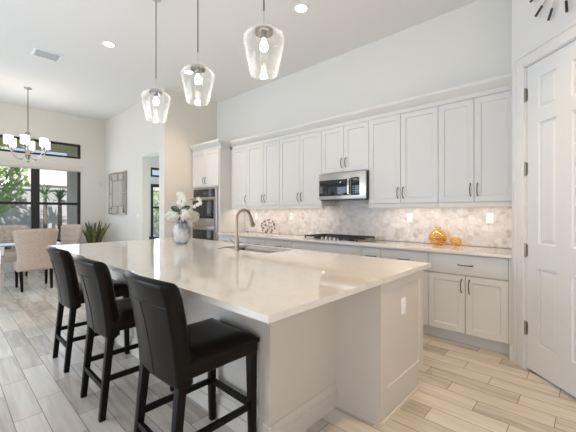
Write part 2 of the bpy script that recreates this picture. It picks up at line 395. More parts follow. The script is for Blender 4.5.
# baseboards
def baseb(name, axis, a, c, p, d, h=0.13):
    prof = [(p, 0.0), (p + d * 0.016, 0.0), (p + d * 0.016, h - 0.03), (p + d * 0.010, h - 0.012), (p + d * 0.006, h), (p, h)]
    return struct(MB().extr(prof, axis, a, c).build(name, m_trim))
baseb('baseboard_mirror', 'x', FARX, DX0, WY, -1); baseb('baseboard_dining', 'y', LY, WY, FARX, 1); baseb('baseboard_oven', 'y', WY, 3.48, STX, 1)
b = MB(DIAG); b.extr([(0, 0), (-0.018, 0), (-0.018, 0.11), (-0.008, 0.14), (0, 0.14)], 'x', 0.0, 0.05); struct(b.build('baseboard_pantry', m_trim))

# pantry door with its casing
b = MB(DIAG)
def casing(b, x0, x1, z0, z1):
    b.box(x0, x1, -0.020, 0.0, z0, z1, 0.004)
cw = 0.105
casing(b, DS0 - 0.015 - cw, DS0 - 0.015, 0, DH + 0.012 + cw); casing(b, DS1 + 0.015, DS1 + 0.015 + cw, 0, DH + 0.012 + cw); casing(b, DS0 - 0.015, DS1 + 0.015, DH + 0.012, DH + 0.012 + cw)
b.box(DS0 - 0.015 - cw, DS0 - 0.015 - cw + 0.022, -0.028, -0.015, 0, DH + 0.012 + cw, 0.004)
b.box(DS1 + 0.015 + cw - 0.022, DS1 + 0.015 + cw, -0.028, -0.015, 0, DH + 0.012 + cw, 0.004)
b.box(DS0 - 0.015 - cw, DS1 + 0.015 + cw, -0.028, -0.015, DH + 0.012 + cw - 0.022, DH + 0.012 + cw, 0.004)
b.box(DS0 - 0.02, DS0 - 0.003, -0.004, 0.12, 0, DH + 0.02); b.box(DS1 + 0.003, DS1 + 0.02, -0.004, 0.12, 0, DH + 0.02); b.box(DS0 - 0.02, DS1 + 0.02, -0.004, 0.12, DH + 0.004, DH + 0.02)
struct(b.build('trim_1', m_trim))
def six_panel(x0, x1, z0, z1, cols, rows, y, t):
    b = bmesh.new(); xs = sorted({x0, x1, *[v for c in cols for v in c]}); zs = sorted({z0, z1, *[v for r in rows for v in r]})
    V = {(i, j): b.verts.new((x, y, z)) for i, x in enumerate(xs) for j, z in enumerate(zs)}; pan = []
    for i in range(len(xs) - 1):
        for j in range(len(zs) - 1):
            f = b.faces.new((V[i, j], V[i + 1, j], V[i + 1, j + 1], V[i, j + 1])); cx, cz = (xs[i] + xs[i + 1]) / 2, (zs[j] + zs[j + 1]) / 2
            if any(c[0] < cx < c[1] for c in cols) and any(r[0] < cz < r[1] for r in rows): pan.append(f)
    for f in pan:
        for th, dy in ((0.014, 0.011), (0.012, 0.0), (0.026, -0.007)):
            bmesh.ops.inset_region(b, faces=[f], thickness=th, depth=0)
            for v in f.verts: v.co.y += dy
    r = bmesh.ops.extrude_face_region(b, geom=[e for e in b.edges if e.is_boundary])
    for v in [g for g in r['geom'] if isinstance(g, bmesh.types.BMVert)]: v.co.y += t
    bmesh.ops.recalc_face_normals(b, faces=b.faces[:]); return b
b = MB(DIAG); b._merge(six_panel(DS0, DS1, 0.02, DH, [(0.285, 0.457), (0.578, 0.750)], [(0.255, 0.864), (1.063, 2.04), (2.145, 2.40)], 0.002, 0.036))
pd = struct(b.build('door_1', m_door, sharp=20))
for z in (2.30, 1.68, 1.0, 0.35):
    h = MB(DIAG).tube([(DS0 - 0.008, -0.006, z - 0.05), (DS0 - 0.008, -0.006, z + 0.05)], 0.008, 10).box(DS0 - 0.022, DS0 + 0.008, -0.003, 0.004, z - 0.048, z + 0.048)
    for dz in (-0.052, 0.052): h.ball((DS0 - 0.008, -0.006, z + dz), 0.008, 2)
    h.build('hinge', m_hinge, pd)
kb = MB(DIAG @ Matrix.Translation((0.81, 0.0, 0.96)) @ Matrix.Rotation(PI / 2, 4, 'X'))
kb.lathe([(0, 0), (0.03, 0), (0.03, 0.008), (0.012, 0.012), (0.012, 0.035), (0.026, 0.045), (0.028, 0.06), (0.015, 0.07), (0, 0.071)], seg=20); kb.build('door_knob', m_hinge, pd)

# dining windows
def window(name, x, y0, y1, z0, z1, mull, bars, fw_=0.05, mw=0.05):
    """frame in the wall opening at x, mull: y positions of mullions, bars: z positions of cross bars"""
    b = MB(); xa, xb = x - 0.11, x - 0.03
    b.box(xa, xb, y0, y0 + fw_, z0, z1); b.box(xa, xb, y1 - fw_, y1, z0, z1); b.box(xa, xb, y0 + fw_, y1 - fw_, z1 - fw_, z1); b.box(xa, xb, y0 + fw_, y1 - fw_, z0, z0 + fw_)
    fr = struct(b.build(name, m_bronze))
    ed = [y0 + fw_] + [e for q in mull for e in (q - mw, q + mw)] + [y1 - fw_]
    for q in mull: MB().box(xa, xb + 0.015, q - mw, q + mw, z0 + fw_, z1 - fw_).build('mullion', m_bronze, fr)
    for ya, yb in zip(ed[::2], ed[1::2]):
        zz = [z0 + fw_] + [e for q in bars for e in (q - 0.03, q + 0.03)] + [z1 - fw_]
        for q in bars: MB().box(xa, xb, ya, yb, q - 0.03, q + 0.03).build('cross_bar', m_bronze, fr)
        for za, zb in zip(zz[::2], zz[1::2]): MB().box(x - 0.072, x - 0.066, ya, yb, za, zb).build('pane', m_pane, fr)
    return fr
window('window_1', FARX, WIN[0], WIN[1], WIN[2], WIN[3], [0.31, 1.47], [1.52], 0.055, 0.075)
window('window_2', FARX, *TRA, [0.4], [], 0.05, 0.07)
window('window_3', FARX, *BED, [4.85], [1.45], 0.09, 0.04); window('window_4', FARX, *BED2, [4.85], [], 0.06, 0.04)
b = MB().box(FARX - 0.02, FARX + 0.06, WIN[0], WIN[1], WIN[3] - 0.09, WIN[3] + 0.01, 0.006); sh = b.build('roller_shade', m_shade)
MB().tube([(FARX + 0.02, WIN[0], WIN[3] - 0.10), (FARX + 0.02, WIN[1], WIN[3] - 0.10)], 0.012, 8).build('hem_bar', m_shade, sh)
tag(sh, 'rolled-up cream fabric shade across the top of the dining window', 'window shade')
struct(MB().box(FARX - 0.02, FARX + 0.03, WIN[0] - 0.03, WIN[1] + 0.03, WIN[2] - 0.035, WIN[2], 0.006).build('trim_2', m_trim))
# frames of the glazed openings out of the picture, the added one too
for k, (xa, xb, _, _) in enumerate(LO):
    b = MB()
    for x in (xa, (xa + xb) / 2 - 0.03, xb - 0.06): b.box(x, x + 0.06, LY - 0.12, LY - 0.05, 0, 2.7)
    b.box(xa, xb, LY - 0.12, LY - 0.05, 2.64, 2.7); struct(b.build('window_%d' % (5 + k), m_bronze))

# ------------------------------------------------------------------ kitchen run
BF = 3.50; CF = 3.455; CZ = 0.935; UF = 3.77; UZ0, UZ1 = 1.415, 2.50
def pull(p, horiz=False, ln=0.128, M=None, parent=None, m=None):
    """arched bar pull whose ends sit on the face y = p.y"""
    x, y, z = p; pts = []
    for k in range(9):
        t = k / 8; a = -ln / 2 + ln * t; dy = -0.030 * math.sin(PI * t) ** 0.45 if 0 < t < 1 else 0.002
        pts.append((x + a, y + dy, z) if horiz else (x, y + dy, z + a))
    b = MB(M).tube(pts, [0.0062] + [0.0052] * 7 + [0.0062], 8)
    for t in (-1, 1):
        b.ball((x + t * ln / 2, y - 0.002, z) if horiz else (x, y - 0.002, z + t * ln / 2), 0.008, 1)
    return b.build('handle', m or m_pull, parent)
G = 0.0025
def base_cabinet(x0, x1, label, layout):
    t = thing('base_cabinet', label, 'cabinet', ((x0 + x1) / 2, (BF + KY) / 2, 0), 'base cabinets along the kitchen wall')
    b = MB(); b.box(x0 + 0.001, x1 - 0.001, BF + 0.021, KY - 0.003, 0.115, CZ - 0.032); b.build('body', m_cab, t)
    MB().box(x0 + 0.001, x1 - 0.001, BF + 0.075, BF + 0.095, 0.0, 0.114).build('toe_kick', m_kick, t)
    for kind, xa, xb, za, zb, hnd in layout:
        if kind == 'drawer':
            d = MB().box(xa + G, xb - G, BF, BF + 0.02, za, zb, 0.002).build('drawer', m_cab, t)
            if hnd: pull(((xa + xb) / 2, BF, (za + zb) / 2), True, parent=d)
        elif kind == 'panel': MB().box(xa + G, xb - G, BF, BF + 0.02, za, zb, 0.002).build('false_front', m_cab, t)
        else:
            d = MB().shaker(xa + G, xb - G, za, zb, BF).build('door', m_cab, t, sharp=25)
            pull(((xb - 0.035) if hnd == 'R' else (xa + 0.035), BF, zb - 0.10), parent=d)
    return t
DT, DB, OT, OB = 0.893, 0.700, 0.690, 0.125
def dd(x0, x1): xm = (x0 + x1) / 2; return [('door', x0, xm, OB, OT, 'R'), ('door', xm, x1, OB, OT, 'L')]
base_cabinet(-1.245, -0.535, 'light grey base cabinet beside the pantry door, one wide drawer above two doors', [('drawer', -1.245, -0.535, DB, DT, 1)] + dd(-1.245, -0.535))
base_cabinet(-1.785, -1.245, 'light grey base cabinet behind the island corner, below the orange vases', [('drawer', -1.785, -1.245, DB, DT, 1)] + dd(-1.785, -1.245))
base_cabinet(-2.035, -1.785, 'narrow light grey base cabinet just right of the cooktop', [('drawer', -2.035, -1.785, DB, DT, 1), ('door', -2.035, -1.785, OB, OT, 'L')])
base_cabinet(-3.19, -2.085, 'wide plain-fronted light grey base cabinet under the cooktop', [('panel', -3.19, -2.085, DB, DT, 0)] + dd(-3.19, -2.085))
base_cabinet(-3.76, -3.19, 'light grey base cabinet seen above the sink, left of the cooktop', [('drawer', -3.76, -3.19, DB, DT, 1)] + dd(-3.76, -3.19))
base_cabinet(-4.62, -3.76, 'light grey base cabinet behind the faucet with two drawers side by side', [('drawer', -4.62, -4.19, DB, DT, 1), ('drawer', -4.19, -3.76, DB, DT, 1)] + dd(-4.62, -3.76))
base_cabinet(-5.005, -4.62, 'light grey base cabinet next to the oven tower', [('drawer', -5.005, -4.62, DB, DT, 1), ('door', -5.005, -4.62, OB, OT, 'R')])
struct(MB().box(-2.085, -2.035, BF, KY, 0.0, CZ - 0.031).build('trim_3', m_cab))
struct(MB().box(-0.535, P0[0] - 0.001, BF, KY, 0.0, CZ - 0.031).build('trim_4', m_cab))
# worktop with cooktop cut-out left solid; the cooktop sits on it
wt = MB().prism([(-5.008, CF), (-0.478, CF), (-0.478, 3.458), (P0[0] - 0.002, 3.480), (P0[0] - 0.002, KY - 0.003), (-5.008, KY - 0.003)], CZ - 0.03, CZ, 0.003).build('kitchen_worktop', m_quartz)
tag(wt, 'white quartz worktop running along the kitchen wall under the upper cabinets', 'worktop')
struct(MB().box(-5.008, P0[0] - 0.002, KY - 0.012, KY - 0.001, CZ + 0.001, 1.90).build('trim_5', m_mosaic))

def upper_cabinet(x0, x1, z0, label, doors, rail=True):
    t = thing('upper_cabinet', label, 'cabinet', ((x0 + x1) / 2, (UF + KY) / 2, z0), 'upper cabinets along the kitchen wall')
    b = MB().box(x0 + 0.001, x1 - 0.001, UF + 0.021, KY - 0.014, z0, UZ1 + 0.008); b.build('body', m_cab, t)
    for xa, xb, hnd in doors:
        d = MB().shaker(xa + G, xb - G, z0 + 0.012, UZ1, UF).build('door', m_cab, t, sharp=25)
        pull(((xb - 0.033) if hnd == 'R' else (xa + 0.033), UF, z0 + 0.012 + 0.125), parent=d)
    if rail:
        MB().box(x0 + 0.001, x1 - 0.001, UF + 0.004, UF + 0.022, z0 - 0.045, z0 + 0.008, 0.003).build('light_rail', m_cab, t)
        MB().box(x0 + 0.06, x1 - 0.06, UF + 0.08, UF + 0.10, z0 - 0.012, z0 - 0.001).build('light_strip', m_led, t)
    return t
S = [-5.005, -4.54, -4.09, -3.71, -3.27, -2.85, -2.47, -2.09, -1.665, -1.233, -0.877, -0.524]
upper_cabinet(S[0], S[1], UZ0, 'narrow one-door upper cabinet next to the oven tower', [(S[0], S[1], 'R')])
upper_cabinet(S[1], S[3], UZ0, 'two-door upper cabinet above the silver bead sculpture, second from the oven tower', [(S[1], S[2], 'R'), (S[2], S[3], 'L')])
upper_cabinet(S[3], S[5], UZ0, 'two-door upper cabinet directly left of the microwave', [(S[3], S[4], 'R'), (S[4], S[5], 'L')])
upper_cabinet(S[5], S[7], 1.862, 'short two-door upper cabinet above the microwave', [(S[5], S[6], 'R'), (S[6], S[7], 'L')], rail=False)
upper_cabinet(S[7], S[9], UZ0, 'two-door upper cabinet directly right of the microwave', [(S[7], S[8], 'R'), (S[8], S[9], 'L')])
upper_cabinet(S[9], S[11], UZ0, 'two-door upper cabinet beside the pantry door, rightmost of the row', [(S[9], S[10], 'R'), (S[10], S[11], 'L')])
for xa, xb in ((S[0], S[5]), (S[7], S[11])):
    light('under_cabinet_light', 'AREA', ((xa + xb) / 2, UF + 0.12, UZ0 - 0.016), 4.9 * (xb - xa) / 2, (1.0, 0.86, 0.75), size=xb - xa - 0.1, size_y=0.04)
struct(MB().box(S[11], P0[0] - 0.001, UF + 0.01, KY, UZ0 - 0.045, UZ1 + 0.008).build('trim_6', m_cab))
def crown(yf, z): return [(yf + 0.02, z), (yf + 0.012, z), (yf + 0.012, z + 0.05), (yf - 0.005, z + 0.062), (yf - 0.018, z + 0.085), (yf - 0.040, z + 0.105), (yf - 0.050, z + 0.125), (yf - 0.050, z + 0.15), (yf + 0.02, z + 0.15)]
struct(MB().extr(crown(UF, UZ1 + 0.009), 'x', -5.005, P0[0] - 0.001).box(-5.005, P0[0] - 0.001, UF + 0.02, KY - 0.001, UZ1 + 0.12, UZ1 + 0.158).build('trim_7', m_cab))

# oven tower
TX0, TX1 = -5.962, -5.012; TF = 3.50
t = thing('oven_tower', 'tall light grey oven cabinet at the left end of the kitchen run', 'cabinet', ((TX0 + TX1) / 2, (TF + KY) / 2, 0))
b = MB(); b.box(TX0, TX0 + 0.05, TF + 0.02, KY - 0.003, 0, 2.51); b.box(TX1 - 0.05, TX1, TF + 0.02, KY - 0.003, 0, 2.51)
b.box(TX0 + 0.05, TX1 - 0.05, TF + 0.02, KY - 0.003, 1.80, 2.51); b.box(TX0 + 0.05, TX1 - 0.05, TF + 0.02, KY - 0.003, 0.115, 0.40); b.box(TX0 + 0.05, TX1 - 0.05, KY - 0.03, KY - 0.003, 0.40, 1.80)
b.build('body', m_cab, t)
MB().box(TX0, TX1, TF + 0.021, TF + 0.03, 0, 0.11).build('toe_kick', m_kick, t)
xm = (TX0 + TX1) / 2
for xa, xb, sgn in ((TX0 + 0.02, xm, 'R'), (xm, TX1 - 0.02, 'L')):
    d = MB().shaker(xa + G, xb - G, 1.82, 2.50, TF).build('door', m_cab, t, sharp=25)
    pull(((xb - 0.035) if sgn == 'R' else (xa + 0.035), TF, 1.93), parent=d)
d = MB().box(TX0 + 0.022, TX1 - 0.022, TF, TF + 0.02, 0.13, 0.385, 0.002).build('drawer', m_cab, t); pull((xm, TF, 0.26), True, parent=d)
b = MB().extr(crown(TF, 2.511), 'x', TX0, TX1 + 0.045)
b.extr([(2 * TX1 + 0.0 - x_ if False else TX1 - (y_ - TF) , z_) for y_, z_ in crown(TF, 2.511) for x_ in (0,)], 'y', TF + 0.01, UF - 0.004)
b.box(TX0, TX1, TF + 0.02, KY - 0.003, 2.62, 2.661)
b.build('crown', m_cab, t)
ov = thing('double_oven', 'built-in stainless steel and black glass double wall oven in the tower', 'oven', (xm, TF + 0.2, 0.41))
OX0, OX1 = TX0 + 0.075, TX1 - 0.052
MB().box(OX0, OX1, TF + 0.012, KY - 0.04, 0.41, 1.79).build('housing', m_steel, ov)
cp = MB().box(OX0, OX1 - 0.07, TF - 0.012, TF + 0.012, 1.612, 1.765, 0.003).build('control_panel', m_blackglass, ov)
MB().box(OX0 + 0.35, OX1 - 0.30, TF - 0.0135, TF - 0.0115, 1.66, 1.72).build('display', mat('oven_display', (0.05, 0.06, 0.07), 0.1), cp)
MB().box(OX1 - 0.068, OX1, TF - 0.012, TF + 0.012, 0.42, 1.785, 0.003).build('side_trim', m_steel, ov)
for za, zb in ((1.06, 1.60), (0.43, 1.03)):
    d = MB().box(OX0, OX1 - 0.07, TF - 0.030, TF + 0.012, za, zb, 0.004).build('oven_door', m_steel, ov)
    MB().box(OX0 + 0.006, OX1 - 0.076, TF - 0.034, TF - 0.029, za + 0.135, zb - 0.055, 0.002).build('oven_window', m_blackglass, d)
    zc = zb - 0.03
    hb = MB().tube([(OX0 + 0.02, TF - 0.075, zc), (OX1 - 0.09, TF - 0.075, zc)], 0.013, 10)
    for x in (OX0 + 0.06, OX1 - 0.13): hb.tube([(x, TF - 0.03, zc), (x, TF - 0.075, zc)], 0.009, 8)
    hb.build('handle', m_steel, d)

# microwave
MX0, MX1, MF, MZ0, MZ1 = S[5] + 0.003, S[7] - 0.003, 3.705, 1.490, 1.860
mw = thing('microwave', 'stainless steel over-the-range microwave with black glass door', 'microwave', ((MX0 + MX1) / 2, 3.9, MZ0))
MB().box(MX0, MX1, MF + 0.022, KY - 0.014, MZ0, MZ1, 0.003).build('housing', m_black, mw)
fr = MB().box(MX0, MX1, MF, MF + 0.021, MZ0 + 0.004, MZ1 - 0.004, 0.004).build('front_panel', m_steel, mw)
MB().box(MX0 + 0.005, MX0 + 0.515, MF - 0.006, MF + 0.002, MZ0 + 0.052, MZ1 - 0.095, 0.003).build('door_window', m_blackglass, mw)
kp = MB().box(MX0 + 0.535, MX1 - 0.095, MF - 0.006, MF + 0.002, MZ0 + 0.052, MZ1 - 0.082, 0.003).build('keypad', m_blackglass, mw)
m_key = mat('keypad_print', (0.20, 0.23, 0.27), 0.4)
for r_ in range(5):
    for c_ in range(3):
        if r_ == 4: continue
        x = MX0 + 0.56 + c_ * 0.036; z = MZ0 + 0.075 + r_ * 0.030
        MB().box(x, x + 0.022, MF - 0.0075, MF - 0.0055, z, z + 0.014).build('key', m_key, kp)
MB().box(MX0 + 0.56, MX1 - 0.12, MF - 0.0075, MF - 0.0055, MZ1 - 0.115, MZ1 - 0.098).build('display', m_key, kp)
hx = MX0 + 0.512
b = MB().tube([(hx, MF, MZ0 + 0.055), (hx, MF - 0.035, MZ0 + 0.075), (hx, MF - 0.042, (MZ0 + MZ1) / 2), (hx, MF - 0.035, MZ1 - 0.105), (hx, MF, MZ1 - 0.085)], 0.013, 10); b.build('handle', m_chrome, mw)
MB().box(MX0 + 0.02, MX1 - 0.02, MF + 0.02, MF + 0.10, MZ0 - 0.012, MZ0 + 0.001).build('vent_grille', m_black, mw)

# cooktop
ck = thing('gas_cooktop', 'stainless gas cooktop with black cast iron grates on the kitchen worktop', 'cooktop', (-2.58, 3.80, CZ + 0.0005))
KX0, KX1, KY0, KY1 = -3.03, -2.13, 3.56, 4.06
MB().box(KX0, KX1, KY0, KY1, CZ + 0.0008, CZ + 0.010, 0.004).build('tray', m_steel, ck)
for i in range(3):
    xa = KX0 + 0.02 + i * 0.29; xb = xa + 0.28; b = MB(); z0, z1 = CZ + 0.036, CZ + 0.052; ya, yb = KY0 + (0.10 if i == 1 else 0.02), KY1 - 0.02
    b.box(xa, xb, ya, ya + 0.014, z0, z1); b.box(xa, xb, yb - 0.014, yb, z0, z1); b.box(xa, xa + 0.014, ya, yb, z0, z1); b.box(xb - 0.014, xb, ya, yb, z0, z1)
    for f in (0.33, 0.66): b.box(xa + (xb - xa) * f - 0.006, xa + (xb - xa) * f + 0.006, ya, yb, z0, z1)
    b.box(xa, xb, (ya + yb) / 2 - 0.006, (ya + yb) / 2 + 0.006, z0, z1)
    for x in (xa, xb - 0.014):
        for y in (ya, yb - 0.014): b.box(x, x + 0.014, y, y + 0.014, CZ + 0.0095, z0)
    b.build('grate', m_iron, ck)
for x, y in ((KX0 + 0.16, 3.68), (KX0 + 0.16, 3.94), (-2.58, 3.85), (KX1 - 0.16, 3.68), (KX1 - 0.16, 3.94)):
    MB().lathe([(0, 0), (0.05, 0), (0.05, 0.010), (0.032, 0.014), (0.032, 0.022), (0, 0.022)], (x, y, CZ + 0.0095), 20).build('burner', m_iron, ck)
for k in range(5):
    MB().lathe([(0, 0), (0.022, 0), (0.021, 0.016), (0.017, 0.032), (0, 0.034)], (-2.72 + 0.07 * k, KY0 + 0.05, CZ + 0.0095), 18).build('knob', m_steel, ck)

# ------------------------------------------------------------------ island
IX0, IX1, IY0, IY1, IZ = -4.765, -0.921, 0.873, 2.652, 0.914
SKX0, SKX1, SKY0, SKY1 = -3.12, -2.32, 2.19, 2.58
def slab_with_hole():
    b = bmesh.new(); xs = [IX0, SKX0, SKX1, IX1]; ys = [IY0, SKY0, SKY1, IY1]; V = {}
    for k, z in enumerate((IZ - 0.032, IZ)):
        for i, x in enumerate(xs):
            for j, y in enumerate(ys): V[i, j, k] = b.verts.new((x, y, z))
    for k in (0, 1):
        for i in range(3):
            for j in range(3):
                if (i, j) != (1, 1): b.faces.new((V[i, j, k], V[i + 1, j, k], V[i + 1, j + 1, k], V[i, j + 1, k]))
    def side(a, c): b.faces.new((V[(*a, 0)], V[(*c, 0)], V[(*c, 1)], V[(*a, 1)]))
    for i in range(3): side((i, 0), (i + 1, 0)); side((i, 3), (i + 1, 3)); side((0, i), (0, i + 1)); side((3, i), (3, i + 1))
    side((1, 1), (2, 1)); side((1, 2), (2, 2)); side((1, 1), (1, 2)); side((2, 1), (2, 2))
    bmesh.ops.recalc_face_normals(b, faces=b.faces[:]); return b
b = MB(); b._merge(slab_with_hole()); o = b.build('island_worktop', m_quartz, sharp=20)
tag(o, 'large glossy white quartz slab topping the kitchen island', 'worktop')
BX0, BX1, BY0, BY1 = -4.45, -1.277, 1.225, 2.56; EX = -0.941; EY0 = 1.845
isl = thing('kitchen_island', 'white painted kitchen island base with panelled end and baseboard', 'kitchen island', (-2.8, 1.9, 0))
b = MB(); zt = IZ - 0.033
b.box(BX0, SKX0 - 0.03, BY0, BY1, 0, zt); b.box(SKX1 + 0.03, BX1, BY0, BY1, 0, zt); b.box(SKX0 - 0.03, SKX1 + 0.03, BY0, SKY0 - 0.03, 0, zt); b.box(SKX0 - 0.03, SKX1 + 0.03, SKY1 + 0.0, BY1, 0, zt)
b.build('body', m_isl, isl)
b = MB(); b.prism([(BX1 + 0.0005, EY0), (EX - 0.02, EY0), (EX - 0.02, BY1 - 0.02), (BX1 + 0.0005, BY1 - 0.02)], 0.115, zt); b.box(BX1 + 0.0005, EX - 0.02, EY0, BY1 - 0.13, 0, 0.115)
b.build('end_cabinet', m_isl, isl)
Mx = Matrix(((0, -1, 0, 0), (1, 0, 0, 0), (0, 0, 1, 0), (0, 0, 0, 1)))      # local -Y face -> world +X face; local x -> world y
b = MB(Mx); b.shaker(EY0 + 0.03, BY1 - 0.02, 0.13, zt, -EX, 0.02, 0.065, 0.008); b.box(EY0, EY0 + 0.029, -EX - 0.004, -EX + 0.02, 0.0, zt); b.box(EY0 + 0.03, BY1 - 0.13, -EX + 0.002, -EX + 0.02, 0, 0.13)
b.build('end_panel', m_isl, isl, sharp=25)
def bb_prof(p, d, h=0.15): return [(p, 0), (p + d * 0.022, 0), (p + d * 0.022, h - 0.055), (p + d * 0.012, h - 0.05), (p + d * 0.012, h - 0.018), (p + d * 0.004, h), (p, h)]
b = MB(); b.extr(bb_prof(BX1, 1), 'y', BY0 - 0.02, EY0 - 0.001); b.extr(bb_prof(BY0, -1), 'x', BX0 - 0.02, BX1 + 0.02); b.build('baseboard', m_isl, isl)
b = MB(); b.extr([(EX, 0), (EX + 0.012, 0), (EX + 0.010, 0.016), (EX, 0.022)], 'y', EY0, BY1 - 0.13); b.extr([(EY0, 0), (EY0 - 0.012, 0), (EY0 - 0.010, 0.016), (EY0, 0.022)], 'x', BX1 + 0.022, EX + 0.012); b.build('shoe_moulding', m_isl, isl)
# sink side fronts (seen only from the other side)
Mb = Matrix.Rotation(PI, 4, 'Z')
for xa, xb in ((-4.4, -3.9), (-3.9, -3.4), (-3.4, -2.9), (-2.9, -2.4), (-2.4, -1.85), (-1.85, -1.3)):
    d = MB(Mb).shaker(-xb + G, -xa - G, 0.125, 0.86, -BY1 - 0.02).build('door', m_isl, isl, sharp=25)
    pull((-xb + 0.04, -BY1 - 0.02, 0.75), M=Mb, parent=d)

def plate_outlet(M, label, n=1, name='wall_outlet', kind='outlet', group=None, rocker=True):
    wd = 0.072 + 0.046 * (n - 1); r = thing(name, label, kind, M.translation, group); WORLD_ROOTS[r] = Matrix.Translation(M.translation)
    MB(M).box(-wd / 2, wd / 2, -0.006, -0.0005, -0.058, 0.058, 0.003).build('cover_plate', m_plate, r)
    for k in range(n):
        x = (k - (n - 1) / 2) * 0.046
        if rocker: MB(M).box(x - 0.017, x + 0.017, -0.009, -0.005, -0.034, 0.034, 0.002).build('rocker', m_plate, r)
        else:
            for z in (-0.02, 0.02):
                f = MB(M).box(x - 0.016, x + 0.016, -0.0085, -0.005, z - 0.014, z + 0.014, 0.004).build('socket', m_plate, r)
                MB(M).box(x - 0.007, x - 0.005, -0.0095, -0.008, z - 0.004, z + 0.006).box(x + 0.005, x + 0.007, -0.0095, -0.008, z - 0.004, z + 0.006).build('slot', m_slot, f)
    return r
plate_outlet(Matrix.Translation((EX - 0.008, 2.19, 0.667)) @ Mx, 'white outlet on the panelled end of the island', rocker=False)
for x, z, lb in ((-1.69, 1.245, 'white outlet on the splashback above and left of the orange vases'), (-0.80, 1.25, 'white outlet on the splashback near the pantry corner, rightmost'),
                 (-4.66, 1.245, 'white outlet on the splashback behind the faucet, left of the bead sculpture'), (-3.74, 1.245, 'white outlet on the splashback between bead sculpture and cooktop')):
    plate_outlet(Matrix.Translation((x, KY - 0.012, z)), lb, group='outlets on the splashback', rocker=False)

# sink
sk = thing('undermount_sink', 'stainless steel undermount sink in the island worktop', 'sink', ((SKX0 + SKX1) / 2, (SKY0 + SKY1) / 2, IZ - 0.25))
b = MB(); z0, z1 = IZ - 0.23, IZ - 0.0335; e = 0.012
b.box(SKX0 - e, SKX1 + e, SKY0 - e, SKY1 - 0.001 , z0 - 0.004, z0); b.box(SKX0 - e, SKX0 - 0.002, SKY0 - e, SKY1 - 0.001, z0, z1); b.box(SKX1 + 0.002, SKX1 + e, SKY0 - e, SKY1 - 0.001, z0, z1); b.box(SKX0 - e, SKX1 + e, SKY0 - e, SKY0 - 0.002, z0, z1); b.box(SKX0 - e, SKX1 + e, SKY1 - 0.009, SKY1 - 0.001, z0, z1)
b.build('basin', m_basin, sk); MB().lathe([(0, 0), (0.05, 0), (0.045, 0.004), (0, 0.003)], ((SKX0 + SKX1) / 2, 2.42, z0 + 0.0005), 20).build('drain', m_chrome, sk)
# faucet
FX, FY = -2.71, 2.115
fc = thing('kitchen_faucet', 'brushed nickel pull-down faucet with tall arched spout beside the sink', 'faucet', (FX, FY, IZ))
MB().lathe([(0, 0), (0.031, 0), (0.031, 0.006), (0.026, 0.012), (0.024, 0.10), (0.019, 0.13), (0, 0.13)], (FX, FY, IZ + 0.0005), 24).build('base', m_nickel, fc)
pts = [(FX, FY, IZ + 0.12), (FX, FY, IZ + 0.33)]; R_ = 0.095
for k in range(1, 13):
    a = PI - k * (PI * 0.93) / 12; pts.append((FX, FY + R_ + R_ * math.cos(a), IZ + 0.335 + R_ * math.sin(a)))
MB().tube(pts, 0.0145, 14).build('spout', m_nickel, fc)
p = Vector(pts[-1]); q = Vector(pts[-2]); dr = (p - q).normalized()
MB().tube([p - dr * 0.005, p + dr * 0.02, p + dr * 0.05, p + dr * 0.10, p + dr * 0.115], [0.0155, 0.018, 0.020, 0.025, 0.021], 14).build('spray_head', m_nickel, fc)
b = MB().tube([(FX - 0.015, FY, IZ + 0.085), (FX - 0.045, FY, IZ + 0.085)], 0.014, 12).build('lever_stub', m_nickel, fc)
MB().tube([(FX - 0.045, FY, IZ + 0.085), (FX - 0.060, FY - 0.01, IZ + 0.088), (FX - 0.085, FY - 0.03, IZ + 0.115)], [0.015, 0.010, 0.006], 10).build('lever', m_hinge, fc)
ag = MB().lathe([(0, 0), (0.022, 0), (0.022, 0.006), (0.016, 0.010), (0, 0.011)], (-2.99, 2.10, IZ + 0.0005), 20).build('disposal_button', m_nickel); tag(ag, 'small round brushed nickel button on the island left of the faucet', 'button')

# marbled vase and flowers
VX, VY = -3.826, 2.10
prof = [(0, 0.004), (0.055, 0), (0.075, 0.012), (0.105, 0.06), (0.118, 0.12), (0.112, 0.18), (0.088, 0.235), (0.066, 0.262), (0.064, 0.275), (0.058, 0.275), (0.058, 0.26), (0.075, 0.235), (0.085, 0.20)]
b = MB().lathe(prof, (VX, VY, IZ + 0.0005), 72, fn=lambda a, z: 1 + 0.075 * math.sin(8 * a + 2.6 * math.sin(z * 38)) * min(1, z * 12)); vs_ = b.build('marbled_vase', m_marblevase, sharp=80)
tag(vs_, 'round grey and white rippled ceramic vase standing on the island', 'vase')
fl = thing('flower_bouquet', 'bouquet of white hydrangeas and white orchid sprays in the marbled vase', 'flowers', (VX, VY, IZ + 0.20))
rt_ = Vector((K * 1.03, K * 0.965, 0)).normalized()      # picture-right direction in the room is no more than a way to spread the stems
def fp(dx, z, dd_=0): return Vector((VX, VY, IZ)) + rt_ * dx + Vector((rt_.y, -rt_.x, 0)) * dd_ + Vector((0, 0, z))
